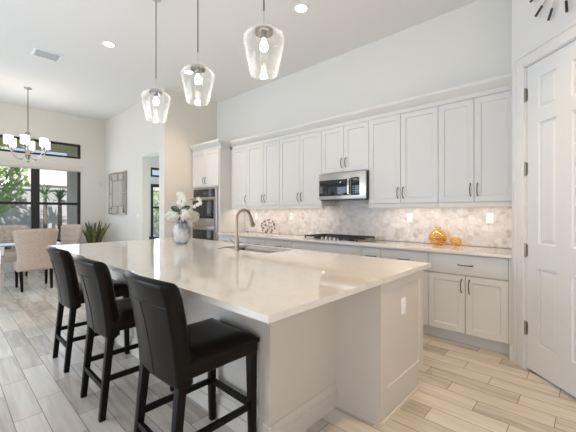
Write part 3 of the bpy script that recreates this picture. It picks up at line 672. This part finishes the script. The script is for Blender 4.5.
def hydrangea(c, r, parent):
    b = MB(); rnd = random.Random(int(c.x * 1000) + int(r * 999))
    b.ball(c, r * 0.78, 2)
    for k in range(110):
        zz = 1 - 2 * (k + 0.5) / 110; a = k * 2.39996; n = Vector((math.sqrt(1 - zz * zz) * math.cos(a), math.sqrt(1 - zz * zz) * math.sin(a), zz)); n = (n + Vector((rnd.uniform(-.2, .2), rnd.uniform(-.2, .2), rnd.uniform(-.2, .2)))).normalized()
        u = n.orthogonal().normalized(); v = n.cross(u); cc = c + n * r * rnd.uniform(0.86, 1.04); s_ = r * 0.20; ph = rnd.uniform(0, PI)
        for j in range(4):
            d1 = u * math.cos(ph + j * PI / 2) + v * math.sin(ph + j * PI / 2); d2 = n.cross(d1)
            b.quad(cc, cc + d1 * s_ * 0.7 + d2 * s_ * 0.55 + n * s_ * 0.15, cc + d1 * s_ * 1.25 + n * s_ * 0.05, cc + d1 * s_ * 0.7 - d2 * s_ * 0.55 + n * s_ * 0.15)
    return b.build('hydrangea_head', m_petal, parent)
def stem(pts, parent, r=0.004):
    return MB().tube(pts, r, 6).build('stem', m_stem, parent)
base = fp(0, 0.16)
for dx, z, dd_, r in ((-0.115, 0.36, 0.02, 0.085), (0.085, 0.37, 0.05, 0.092), (-0.055, 0.345, 0.07, 0.07), (0.145, 0.345, -0.02, 0.075), (0.03, 0.36, -0.08, 0.08)):
    c = fp(dx, z, dd_); s_ = stem([base + Vector((dx * 0.3, 0, 0)), fp(dx * 0.4, 0.27, dd_ * 0.4), c], fl, 0.005); hydrangea(c, r, fl)
def orchid(c, parent, s_=0.036, n=Vector((0.68, -0.73, 0.1))):
    b = MB(); n = n.normalized(); u = n.orthogonal().normalized(); v = n.cross(u); ph = random.uniform(0, 6)
    for j in range(5):
        a = ph + j * 2 * PI / 5; d1 = u * math.cos(a) + v * math.sin(a); d2 = n.cross(d1)
        b.quad(c, c + d1 * s_ * 0.6 + d2 * s_ * 0.45 + n * 0.004, c + d1 * s_ * 1.15 - n * 0.002, c + d1 * s_ * 0.6 - d2 * s_ * 0.45 + n * 0.004)
    b.ball(c + n * 0.004, s_ * 0.25, 1); return b.build('orchid_bloom', m_petal, parent)
stem([base, fp(0.0, 0.36), fp(0.01, 0.48), fp(-0.01, 0.58), fp(-0.03, 0.64)], fl)
for dx, z in ((0.0, 0.50), (-0.035, 0.53), (0.03, 0.555), (-0.02, 0.585), (0.022, 0.60), (-0.035, 0.635), (0.0, 0.63)): orchid(fp(dx, z, 0.01), fl, 0.033)
stem([base, fp(0.05, 0.36), fp(0.13, 0.45), fp(0.20, 0.50), fp(0.235, 0.545)], fl)
for dx, z in ((0.11, 0.47), (0.165, 0.475), (0.205, 0.50), (0.24, 0.515), (0.235, 0.555), (0.215, 0.575)): orchid(fp(dx, z, 0.01), fl, 0.027)
def leafblade(p, d, n, ln, wd, parent, name='leaf', m=None):
    d = Vector(d).normalized(); sd = d.cross(Vector(n)).normalized(); up = sd.cross(d); b = MB()
    def f(u, v):
        wv = wd * math.sin(PI * min(1, v * 0.94 + 0.06)) ** 0.7; return Vector(p) + d * ln * v + sd * (u - 0.5) * wv + up * (abs(u - 0.5) * wv * 0.4 - ln * 0.25 * v * v)
    b.grid(f, 4, 8); return b.build(name, m or m_leafdark, parent)
leafblade(fp(-0.01, 0.42, 0.06), rt_ * -0.9 + Vector((0, 0, 0.45)), (0.68, -0.73, 0.3), 0.13, 0.075, fl); leafblade(fp(0.03, 0.42, 0.06), rt_ * 0.7 + Vector((0, 0, 0.5)), (0.68, -0.73, 0.3), 0.11, 0.07, fl)
leafblade(fp(0.0, 0.30, 0.10), rt_ * 0.1 + Vector((0, 0, 1)), (0.68, -0.73, 0.0), 0.16, 0.05, fl)

# orange glass vases and bead sculpture on the worktop
b = MB().lathe([(0, 0.004), (0.045, 0), (0.075, 0.02), (0.100, 0.075), (0.098, 0.105), (0.072, 0.150), (0.036, 0.172), (0.032, 0.180), (0.032, 0.205), (0.038, 0.212), (0.036, 0.212), (0.029, 0.204), (0.029, 0.178), (0.068, 0.148), (0.094, 0.105), (0.096, 0.075), (0.07, 0.024), (0, 0.012)], (-1.31, 3.99, CZ + 0.0005), 36)
o = b.build('amber_bottle_vase', m_amber); tag(o, 'larger orange glass bottle vase with short neck on the worktop', 'vase')
MB().lathe([(0.088, 0.045), (0.098, 0.07), (0.101, 0.075), (0.099, 0.08), (0.09, 0.05)], (-1.31, 3.99, CZ + 0.0005), 36).build('glass_band', m_amber, o)
b = MB().lathe([(0, 0.004), (0.03, 0), (0.055, 0.025), (0.062, 0.05), (0.054, 0.078), (0.035, 0.092), (0.032, 0.092), (0.050, 0.076), (0.057, 0.05), (0.050, 0.027), (0, 0.010)], (-1.115, 4.0, CZ + 0.0005), 32)
o = b.build('amber_bowl', m_amber); tag(o, 'small round orange glass votive bowl next to the bottle vase', 'vase')
sc = thing('bead_sculpture', 'spiky silver starburst ball sculpture on the worktop behind the sink', 'sculpture', (-4.10, 3.88, CZ))
cx, cy, cz = -4.10, 3.88, CZ + 0.135
dirs = []
for k in range(26):
    zz = 1 - 2 * (k + 0.5) / 26; a = k * 2.39996; dirs.append(Vector((math.sqrt(1 - zz * zz) * math.cos(a), math.sqrt(1 - zz * zz) * math.sin(a), zz)))
MB().ball((cx, cy, cz), 0.014, 1).build('core', m_gold, sc)
for n in dirs:
    rd = MB().tube([(cx, cy, cz), Vector((cx, cy, cz)) + n * 0.115], 0.0025, 5).build('rod', m_gold, sc)
    MB().ball(Vector((cx, cy, cz)) + n * 0.118, 0.0165, 1).build('bead', m_silver, rd)

# ------------------------------------------------------------------ bar stools
def smooth_box(b, x0, x1, y0, y1, z0, z1, r): return b.box(x0, x1, y0, y1, z0, z1, r, 4)
st = thing('bar_stool', 'nearest dark leather bar stool, closest to the open end of the island', 'bar stool', (0, 0, 0), 'bar stools along the island', local=True)
b = MB(); b.box(-0.222, 0.222, -0.20, 0.255, 0.545, 0.62, 0.012, 3)
def seat_top(u, v, sd):
    x = (u - 0.5) * 0.45; y = -0.19 + v * 0.45; e = min(u, 1 - u, v, 1 - v); z = 0.60 if sd < 0 else 0.618 + 0.042 * min(1, e / 0.16) ** 0.5
    return (x, y, z)
b.pillow(seat_top, 14, 14); b.build('seat', m_leather, st, sharp=60)
def backf(u, v, sd):
    s_ = 2 * u - 1; z = 0.505 + v * 0.52; k = v ** 1.4
    hw = 0.218 + 0.014 * v
    y = -0.235 - 0.100 * k + 0.045 * s_ * s_ * (0.35 + 0.65 * v)
    th = 0.082 - 0.006 * v
    rv = min(v / 0.03, (1 - v) / 0.075, 1); ru = min((1 - abs(s_)) / 0.05, 1)
    rr = math.sqrt(max(0, 1 - (1 - rv) ** 2)) * (0.55 + 0.45 * math.sqrt(max(0, 1 - (1 - ru) ** 2)))
    roll = -0.018 * max(0, (v - 0.8) / 0.2) ** 2
    z -= 0.012 * s_ * s_ * v
    return (s_ * hw, y + roll + (th / 2 + sd * th / 2 * rr), z)
bk = MB().pillow(backf, 30, 40).build('backrest', m_leather, st, sharp=75)
def back_pt(u, v): p = backf(u, v, -1); return (p[0], p[1] - 0.0005, p[2])
b = MB(); b.tube([back_pt(k / 20, 0.76) for k in range(1, 20)], 0.0028, 5); b.tube([back_pt(0.5, v / 20 * 0.76) for v in range(1, 21)], 0.0028, 5); b.build('stitched_seam', m_seam, bk)
for s_ in (-1, 1):
    MB().bar((s_ * 0.195, -0.245, 0.0), (s_ * 0.188, -0.192, 0.55), 0.034, 0.036, 0.044, 0.044).build('leg', m_dwood, st)
    MB().bar((s_ * 0.195, 0.232, 0.0), (s_ * 0.195, 0.225, 0.548), 0.034, 0.034, 0.046, 0.046).build('leg', m_dwood, st)
    MB().box(s_ * 0.195 - 0.011, s_ * 0.195 + 0.011, -0.205, 0.212, 0.235, 0.268, 0.003).build('stretcher', m_dwood, st)
MB().box(-0.176, 0.176, 0.215, 0.240, 0.235, 0.268, 0.003).build('stretcher', m_dwood, st)
MB().box(-0.176, 0.176, -0.243, -0.220, 0.185, 0.218, 0.003).build('stretcher', m_dwood, st)
st.location = (-1.565, 0.945, 0); st.rotation_euler = (0, 0, 0)
dup(st, (-2.45, 0.935, 0), math.radians(0), 'middle dark leather bar stool, second of three along the island')
dup(st, (-3.35, 0.945, 0), math.radians(0), 'farthest dark leather bar stool, nearest the dining chairs')

# ------------------------------------------------------------------ pendants, downlights, vent
def pendant(x, y, label, first=None):
    if first: return dup(first, (x, y, CEIL), 0, label)
    r = thing('pendant_lamp', label, 'pendant lamp', (0, 0, 0), 'glass pendants over the island', local=True)
    MB().lathe([(0, 0), (0.06, 0), (0.06, -0.018), (0.02, -0.03), (0, -0.03)], seg=24).build('ceiling_canopy', m_chrome, r)
    MB().tube([(0, 0, -0.02), (0, 0, -0.90)], 0.0048, 8).build('cord', m_black, r)
    MB().tube([(0, 0, -0.89), (0, 0, -1.03)], 0.0042, 8).build('stem', m_chrome, r)
    MB().lathe([(0, -1.018), (0.014, -1.018), (0.018, -1.028), (0.064, -1.034), (0.068, -1.040), (0.068, -1.062), (0.062, -1.068), (0.022, -1.068), (0.020, -1.105), (0, -1.105)], seg=24).build('cap', m_dchrome, r)
    MB().lathe([(0.073, -1.040), (0.105, -1.052), (0.143, -1.083), (0.152, -1.098), (0.153, -1.115), (0.149, -1.14), (0.100, -1.362), (0.096, -1.368), (0.093, -1.364), (0.144, -1.14), (0.148, -1.115), (0.147, -1.101), (0.139, -1.088), (0.102, -1.058), (0.073, -1.046)], seg=48).build('glass_shade', m_shadeglass, r)
    MB().lathe([(0, -1.105), (0.014, -1.106), (0.016, -1.12), (0.028, -1.145), (0.031, -1.165), (0.023, -1.188), (0, -1.196)], seg=20).build('bulb', m_bulb, r)
    r.location = (x, y, CEIL); return r
PEND = [(-1.755, 1.62), (-2.655, 1.62), (-3.515, 1.62)]
p1 = pendant(*PEND[0], 'nearest and largest-looking clear glass pendant lamp, right of the other two')
pendant(*PEND[1], 'middle clear glass pendant lamp over the island', p1)
pendant(*PEND[2], 'farthest clear glass pendant lamp, hanging lowest in view left of the others', p1)
for x, y in PEND:
    light('pendant_glow', 'POINT', (x, y, CEIL - 1.25), 5, (1.0, 0.88, 0.72), shadow_soft_size=0.04)
def downlight(x, y, label, pw=60, col=WARM, cone=125):
    r = thing('recessed_downlight', label, 'ceiling light', (x, y, CEIL - 0.01), 'recessed downlights')
    MB().lathe([(0.066, 0), (0.090, 0), (0.092, -0.004), (0.085, -0.008), (0.068, -0.006)], (x, y, CEIL - 0.0005), 32).build('trim_ring', m_plate, r)
    MB().lathe([(0, -0.003), (0.067, -0.003), (0.067, -0.006), (0, -0.0065)], (x, y, CEIL - 0.0005), 32).build('lens', m_lens, r)
    light('downlight_beam', 'SPOT', (x, y, CEIL - 0.02), pw, col, spot_size=math.radians(cone), spot_blend=0.8, shadow_soft_size=0.06)
downlight(-4.98, 1.614, 'round recessed ceiling light between the vent and the far pendant', 75)
downlight(-2.46, 2.86, 'round recessed ceiling light at the top edge, right of the nearest pendant', 45)
for x, y, lb, pw, col, cone in ((-0.20, 2.20, 'recessed light out of view over the aisle by the pantry door', 200, (1.0, 0.64, 0.24), 85), (-4.98, 2.86, 'recessed light hidden beyond the far pendant over the aisle', 115, WARM, 125), (-0.9, 0.3, 'recessed light overhead near the open end of the island', 35, WARM, 110)):
    downlight(x, y, lb, pw, col, cone)
b_ = thing('ceiling_vent', 'white slatted rectangular air vent in the ceiling', 'air vent', (-6.0, 1.08, CEIL - 0.015))
vx0, vx1, vy0, vy1 = -6.16, -5.84, 0.91, 1.26
b = MB(); z0, z1 = CEIL - 0.014, CEIL - 0.0005; e = 0.03
b.box(vx0, vx1, vy0, vy0 + e, z0, z1, 0.003); b.box(vx0, vx1, vy1 - e, vy1, z0, z1, 0.003); b.box(vx0, vx0 + e, vy0 + e, vy1 - e, z0, z1, 0.003); b.box(vx1 - e, vx1, vy0 + e, vy1 - e, z0, z1, 0.003); b.build('frame', m_plate, b_)
b = MB()
for k in range(12):
    x = vx0 + e + 0.004 + k * (vx1 - vx0 - 2 * e) / 12; b.hexa([(x, vy0 + e, z0 + 0.001), (x + 0.003, vy0 + e, z0 + 0.001), (x + 0.003, vy1 - e, z0 + 0.001), (x, vy1 - e, z0 + 0.001)], [(x + 0.013, vy0 + e, z1), (x + 0.016, vy0 + e, z1), (x + 0.016, vy1 - e, z1), (x + 0.013, vy1 - e, z1)])
b.build('slats', m_vent, b_)

# starburst clock on the pantry wall
cl = thing('starburst_clock', 'starburst wall clock with black-tipped rods above the pantry door', 'clock', (DIAG @ Vector((0.556, 0, 3.052))))
CM = DIAG @ Matrix.Translation((0.556, -0.03, 3.052))
MB(CM @ Matrix.Rotation(PI / 2, 4, 'X')).lathe([(0, -0.03), (0.10, -0.03), (0.10, 0.01), (0.09, 0.015), (0, 0.015)], seg=36).build('dial', m_plate, cl)
for k in range(12):
    a = math.radians(-86 + 30 * k); d = Vector((math.cos(a), 0, math.sin(a)))
    rd = MB(CM).tube([d * 0.09, d * 0.23], 0.006, 8).build('rod', m_gold, cl)
    MB(CM).tube([d * 0.23, d * 0.31], 0.009, 8).build('rod_tip', m_black, rd)
for a, ln in ((70, 0.05), (150, 0.07)):
    d = Vector((math.cos(math.radians(a)), 0, math.sin(math.radians(a)))); MB(CM).tube([Vector((0, -0.018, 0)), d * ln + Vector((0, -0.018, 0))], 0.003, 6).build('clock_hand', m_black, cl)

# ------------------------------------------------------------------ mirror wall
mr = thing('wall_mirror_panel', 'rectangular mirror with mosaic mirrored frame on the cream wall', 'mirror', (-8.37, WY, 1.25))
mx0, mx1, mz0, mz1 = -8.90, -7.82, 1.26, 2.28
b = MB(); e = 0.03
for f in (1,):
    b.box(mx0, mx1, WY - 0.045, WY - 0.001, mz0, mz0 + e, 0.004); b.box(mx0, mx1, WY - 0.045, WY - 0.001, mz1 - e, mz1, 0.004); b.box(mx0, mx0 + e, WY - 0.045, WY - 0.001, mz0 + e, mz1 - e, 0.004); b.box(mx1 - e, mx1, WY - 0.045, WY - 0.001, mz0 + e, mz1 - e, 0.004)
b.build('frame', m_mirrorframe, mr)
MB().hexa([(mx0 + e, WY - 0.030, mz0 + e), (mx1 - e, WY - 0.004, mz0 + e), (mx1 - e, WY - 0.001, mz0 + e), (mx0 + e, WY - 0.001, mz0 + e)], [(mx0 + e, WY - 0.030, mz1 - e), (mx1 - e, WY - 0.004, mz1 - e), (mx1 - e, WY - 0.001, mz1 - e), (mx0 + e, WY - 0.001, mz1 - e)]).build('mirror_glass', m_mirror, mr)
b = MB(); a0, a1, c0, c1 = mx0 + 0.22, mx1 - 0.22, mz0 + 0.2, mz1 - 0.2
def strip(x0, x1, z0, z1): b.box(x0, x1, WY - 0.034, WY - 0.019, z0, z1)
t_ = 0.011
strip(a0, a1, c0 - t_, c0 + t_); strip(a0, a1, c1 - t_, c1 + t_); strip(a0 - t_, a0 + t_, c0, c1); strip(a1 - t_, a1 + t_, c0, c1)
for f in (0.15, 0.5, 0.85):
    x = mx0 + (mx1 - mx0) * f; z = mz0 + (mz1 - mz0) * f
    strip(x - t_, x + t_, mz0 + e, c0); strip(x - t_, x + t_, c1, mz1 - e); strip(mx0 + e, a0, z - t_, z + t_); strip(a1, mx1 - e, z - t_, z + t_)
b.build('mosaic_strips', m_mirrorframe, mr)
plate_outlet(Matrix.Translation((-7.2, WY, 1.22)), 'white light switch on the cream wall between mirror and doorway', name='light_switch', kind='light switch')
sn = MB(Matrix.Translation((FARX, 2.80, 2.03)) @ Matrix.Rotation(PI / 2, 4, 'Z')).box(-0.035, 0.035, -0.03, -0.001, -0.055, 0.055, 0.008).build('motion_sensor', m_sensor)
tag(sn, 'small beige alarm sensor in the corner beside the dining window', 'sensor')
# snake plant in the corner
sp = thing('snake_plant', 'snake plant in a dark pot in the corner by the mirror wall', 'potted plant', (-8.72, 2.50, 0))
sx, sy = -8.72, 2.50
b = MB().lathe([(0, 0), (0.12, 0), (0.13, 0.02), (0.165, 0.52), (0.17, 0.54), (0.155, 0.54), (0.15, 0.5), (0, 0.5)], (sx, sy, 0.0005), 28).build('pot', m_pot, sp)
MB().lathe([(0, 0.505), (0.15, 0.505), (0.15, 0.50)], (sx, sy, 0), 20).build('soil', m_soil, sp)
rnd = random.Random(3)
for k in range(20):
    a = k * 2.399; r0 = 0.02 + 0.09 * math.sqrt(k / 20); lean = 0.06 + 0.20 * (k / 20) * rnd.uniform(0.6, 1.1); h = rnd.uniform(0.42, 0.66) * (1.0 - 0.15 * k / 20); tw = rnd.uniform(0, PI)
    p0 = Vector((sx + r0 * math.cos(a), sy + r0 * math.sin(a), 0.50)); dr = Vector((math.cos(a), math.sin(a), 0)); sd = Vector((math.cos(tw), math.sin(tw), 0))
    b = MB(); b.grid(lambda u, v: p0 + dr * lean * v ** 1.6 + Vector((0, 0, h * v)) + sd * (u - 0.5) * 0.075 * (math.sin(PI * (0.22 + 0.78 * v)) ** 0.6 if v < 1 else 0.0) + sd.cross(Vector((0, 0, 1))) * (abs(u - 0.5) * 0.02), 2, 8)
    b.build('leaf', m_snake, sp)

# ------------------------------------------------------------------ dining corner
TXa, TXb, TYa, TYb, TZ = -8.55, -7.10, 0.62, 1.50, 0.76
dt = thing('dining_table', 'glass-topped dining table on chrome legs under the chandelier', 'table', ((TXa + TXb) / 2, (TYa + TYb) / 2, 0))
MB().box(TXa, TXb, TYa, TYb, TZ - 0.014, TZ, 0.004).build('table_top', m_tableglass, dt)
for x in (TXa + 0.05, TXb - 0.05):
    for y in (TYa + 0.05, TYb - 0.05): MB().box(x - 0.04, x + 0.04, y - 0.04, y + 0.04, 0, TZ - 0.0145, 0.004).build('leg', m_chrome, dt)
b = MB(); b.box(TXa + 0.09, TXb - 0.09, TYa + 0.03, TYa + 0.06, TZ - 0.07, TZ - 0.0145); b.box(TXa + 0.09, TXb - 0.09, TYb - 0.06, TYb - 0.03, TZ - 0.07, TZ - 0.0145); b.box(TXa + 0.03, TXa + 0.06, TYa + 0.09, TYb - 0.09, TZ - 0.07, TZ - 0.0145); b.box(TXb - 0.06, TXb - 0.03, TYa + 0.09, TYb - 0.09, TZ - 0.07, TZ - 0.0145); b.build('apron', m_chrome, dt)

ch = thing('dining_chair', 'cream upholstered dining chair with its back turned, nearest the bar stools', 'dining chair', (0, 0, 0), 'cream dining chairs round the glass table', local=True)
b = MB(); b.box(-0.26, 0.26, -0.22, 0.27, 0.32, 0.44, 0.025, 3)
def dseat(u, v, sd):
    e = min(u, 1 - u, v, 1 - v); return ((u - 0.5) * 0.53, -0.22 + v * 0.50, 0.42 if sd < 0 else 0.43 + 0.06 * min(1, e / 0.2) ** 0.5)
b.pillow(dseat, 12, 12); b.build('seat', m_linen, ch, sharp=60)
def dback(u, v, sd):
    s_ = 2 * u - 1; z = 0.33 + v * 0.70
    hw = 0.265 - 0.012 * math.sin(PI * min(1, v / 0.6)) + 0.055 * max(0, (v - 0.3) / 0.7) ** 1.6
    if v > 0.93: hw -= 0.02 * ((v - 0.93) / 0.07) ** 2
    y = -0.245 - 0.10 * v ** 1.5 + 0.075 * abs(s_) ** 2.4 * (0.35 + 0.65 * v)
    rv = min(v / 0.03, (1 - v) / 0.06, 1); ru = min((1 - abs(s_)) / 0.06, 1); rr = math.sqrt(max(0, 1 - (1 - rv) ** 2)) * (0.5 + 0.5 * math.sqrt(max(0, 1 - (1 - ru) ** 2)))
    th = 0.085; tuft = 0.0
    if sd > 0 and v > 0.28:
        tuft = -0.022 * (math.cos(u * PI * 5) * math.cos((v - 0.28) * PI * 5.6)) ** 4
    z += 0.012 * (1 - s_ * s_) * v
    return (s_ * hw, y + th / 2 + sd * th / 2 * rr + tuft, z)
bk = MB().pillow(dback, 40, 40).build('backrest', m_linen, ch, sharp=70)
for j in range(5):
    for i in range(5):
        u, v = (i + (0.5 if j % 2 else 0.0)) / 5 + 0.1 * (0 if j % 2 else 1), 0.34 + j * 0.14
        if 0.08 < u < 0.92: q = dback(u, v, 1); MB().ball((q[0], q[1] + 0.002, q[2]), 0.019, 1, (1, 0.6, 1)).build('button', m_button, bk)
for s_ in (-1, 1):
    MB().bar((s_ * 0.20, -0.265, 0), (s_ * 0.205, -0.20, 0.33), 0.034, 0.034, 0.05, 0.05).build('leg', m_dwood, ch)
    MB().bar((s_ * 0.21, 0.225, 0), (s_ * 0.21, 0.22, 0.325), 0.032, 0.032, 0.048, 0.048).build('leg', m_dwood, ch)
ch.location = (-7.10, 1.10, 0); ch.rotation_euler = (0, 0, PI / 2)
dup(ch, (-8.72, 0.98, 0), -PI / 2, 'cream dining chair on the far side of the table, in front of the window')
dup(ch, (-8.46, 1.80, 0), math.radians(-155), 'cream dining chair with tufted front at the table end, beside the snake plant')

# chandelier
CXc, CYc = -7.88, 1.126
cd = thing('chandelier', 'chrome chandelier with six white glass shades over the dining table', 'chandelier', (CXc, CYc, CEIL))
MB().lathe([(0, 0), (0.065, 0), (0.06, -0.015), (0.02, -0.03), (0, -0.03)], (CXc, CYc, CEIL - 0.0005), 24).build('ceiling_canopy', m_dchrome, cd)
MB().tube([(CXc, CYc, CEIL - 0.02), (CXc, CYc, 2.88)], 0.009, 8).build('rod', m_dchrome, cd)
b = MB().lathe([(0.0, 0.62), (0.02, 0.60), (0.012, 0.54), (0.045, 0.50), (0.02, 0.44), (0.014, 0.30), (0.03, 0.20), (0.05, 0.15), (0.03, 0.10), (0.012, 0.06), (0.03, 0.03), (0.0, 0.0)], (CXc, CYc, 2.26), 20)
for k in range(6):
    a = k * PI / 3 + 0.3; pts = []
    for j in range(9):
        t = j / 8; r = 0.012 + 0.075 * math.sin(PI * t); z = 2.86 - 0.22 * t; pts.append((CXc + r * math.cos(a), CYc + r * math.sin(a), z))
    b.tube(pts, 0.005, 6)
b.build('hub', m_dchrome, cd)
for k in range(6):
    a = k * PI / 3 - 0.28; pts = []
    for j in range(13):
        t = j / 12; r = 0.03 + 0.275 * t; z = 2.40 - 0.085 * math.sin(PI * t * 1.15) + 0.07 * t * t; pts.append((CXc + r * math.cos(a), CYc + r * math.sin(a), z))
    am = MB().tube(pts, 0.008, 8).build('arm', m_dchrome, cd)
    ex, ey, ez = pts[-1]
    MB().lathe([(0, 0), (0.045, 0.004), (0.05, 0.012), (0.02, 0.016), (0.02, 0.06), (0, 0.06)], (ex, ey, ez), 16).build('cup', m_dchrome, am)
    MB().lathe([(0.035, 0.055), (0.062, 0.062), (0.072, 0.080), (0.072, 0.222), (0.068, 0.225), (0.068, 0.082), (0.059, 0.068), (0.035, 0.061)], (ex, ey, ez), 28).build('lamp_shade', m_opal, am)
    MB().ball((ex, ey, ez + 0.13), 0.035, 2, (1, 1, 1.3)).build('bulb', m_bulb, am)
light('chandelier_glow', 'POINT', (CXc, CYc, 2.70), 10, (1.0, 0.78, 0.55), shadow_soft_size=0.3)

# room beyond the doorway: low dark sofa under the window
sf = thing('dark_sofa', 'low charcoal sofa in the room beyond the doorway', 'sofa', (-8.75, 4.6, 0))
b = MB(); b.box(-9.1, -8.3, 3.75, 5.4, 0.06, 0.40, 0.03, 3); b.build('seat', m_sofa, sf); MB().box(-9.2, -8.98, 3.75, 5.4, 0.30, 0.62, 0.05, 3).build('backrest', m_sofa, sf)
for y in (3.85, 5.3):
    for x in (-9.05, -8.35): MB().box(x - 0.03, x + 0.03, y - 0.03, y + 0.03, 0, 0.065).build('leg', m_dwood, sf)

# ------------------------------------------------------------------ outdoors
struct(MB().box(-26, FARX - 0.16, -12, 14, -0.30, -0.13).build('ground', m_ground))
struct(MB().box(-11.3, FARX - 0.151, -3.5, 6.2, 3.05, 3.25).build('ceiling_patio', m_soffit))
pc = MB().box(-10.95, -10.68, 2.44, 2.76, -0.13, 3.05).build('patio_column', m_fence); tag(pc, 'grey stucco column outside at the right edge of the dining window', 'column')
fn = thing('garden_wall', 'grey garden wall beyond the dining window', 'wall', (-14.2, 1, -0.13)); 
MB().box(-14.3, -14.1, -9, 11, -0.13, 2.1).build('panel', m_fence, fn)
MB().box(-14.36, -14.04, -9, 11, 2.1, 2.18, 0.01).build('coping', m_fence, fn)
for y in range(-8, 11, 3): MB().box(-14.4, -14.0, y - 0.2, y + 0.2, -0.13, 2.25, 0.01).build('pillar', m_fence, fn)
hs = thing('neighbour_house', 'neighbouring house with pinkish tiled roof behind the garden wall', 'house', (-21, 2, -0.13))
MB().box(-24, -19.5, -8, 9, -0.13, 2.6).build('wall', m_house, hs)
MB().hexa([(-25, -9, 2.6), (-18.8, -9, 2.6), (-18.8, 10, 2.6), (-25, 10, 2.6)], [(-22.2, -6, 4.2), (-21.6, -6, 4.2), (-21.6, 7, 4.2), (-22.2, 7, 4.2)]).build('roof', m_roof, hs)
for y in (-3, 1, 5): MB().box(-19.52, -19.45, y, y + 1.2, 0.8, 2.0).build('window', m_bronze, hs)
def leafy(name, label, cat, x, y, zc, rx, rz, n, m, seed, sz=0.10, trunk=True):
    rnd = random.Random(seed); r = thing(name, label, cat, (x, y, -0.13)); b = MB(); bm_ = b.bm
    for k in range(n):
        while True:
            q = Vector((rnd.uniform(-1, 1), rnd.uniform(-1, 1), rnd.uniform(-1, 1)))
            if 0.25 < q.length < 1: break
        c = Vector((x + q.x * rx * 0.92, y + q.y * rx * 0.92, zc + q.z * rz)); n_ = Vector((rnd.uniform(-1, 1), rnd.uniform(-1, 1), rnd.uniform(-0.3, 1))).normalized(); u = n_.orthogonal().normalized(); v = n_.cross(u); s_ = sz * rnd.uniform(0.6, 1.3)
        bm_.faces.new([bm_.verts.new(c + u * s_), bm_.verts.new(c + v * s_ * 0.5), bm_.verts.new(c - u * s_), bm_.verts.new(c - v * s_ * 0.5)])
    f = b.build('foliage', m, r)
    if trunk:
        t = MB().tube([(x, y, -0.13), (x + 0.05, y, zc * 0.5), (x - 0.03, y + 0.04, zc)], [0.09, 0.07, 0.04], 8)
        for k in range(6):
            a = k * 1.05; t.tube([(x, y, zc * 0.45 + 0.1 * k), (x + rx * 0.7 * math.cos(a), y + rx * 0.7 * math.sin(a), zc + rz * 0.4)], [0.03, 0.01], 5)
        t.build('trunk', m_bark, r)
    return r
leafy('garden_tree', 'loose bright green tree outside the left half of the dining window', 'tree', -12.5, 0.95, 2.3, 0.95, 1.15, 1100, m_leaf, 1)
leafy('garden_tree', 'bright green tree outside, left of the dining chairs', 'tree', -12.6, -1.2, 2.2, 1.0, 1.25, 700, m_leaf, 2)
leafy('hedge_shrub', 'low green shrub outside behind the window mullion', 'shrub', -11.15, 1.72, 0.35, 0.35, 0.45, 350, m_leaf, 4, trunk=False)
leafy('hedge_shrub', 'low green shrub outside behind the far dining chair', 'shrub', -11.2, 0.85, 0.30, 0.35, 0.42, 350, m_leaf, 5, trunk=False)
leafy('bedroom_tree', 'bright green tree outside the window beyond the doorway', 'tree', -12.8, 6.6, 1.5, 1.2, 1.3, 700, m_leaf, 6)
def palm(x, y, zt, ln, label, seed):
    rnd = random.Random(seed); r = thing('yucca_palm', label, 'palm', (x, y, -0.13))
    MB().tube([(x, y, -0.13), (x + 0.03, y, zt * 0.5), (x, y, zt)], [0.07, 0.06, 0.05], 8).build('trunk', m_bark, r)
    b = MB()
    for k in range(46):
        a = rnd.uniform(0, 2 * PI); el = rnd.uniform(-0.35, 1.35); d = Vector((math.cos(a) * math.cos(el), math.sin(a) * math.cos(el), math.sin(el))); sd = d.cross(Vector((0, 0, 1))).normalized(); l_ = ln * rnd.uniform(0.75, 1.05)
        b.grid(lambda u, v: Vector((x, y, zt)) + d * l_ * v + Vector((0, 0, -0.18 * l_ * v * v)) + sd * (u - 0.5) * 0.055 * (1 - v) ** 0.5, 1, 4)
    b.build('fronds', m_palm, r); return r
palm(-13.35, 2.36, 1.9, 0.55, 'spiky palm outside, just right of the window mullion', 1)
palm(-11.9, 2.47, 1.70, 0.50, 'spiky palm outside, nearest the column', 2)
palm(-11.4, 0.02, 0.75, 0.38, 'shorter spiky palm outside in front of the bright green tree', 3)
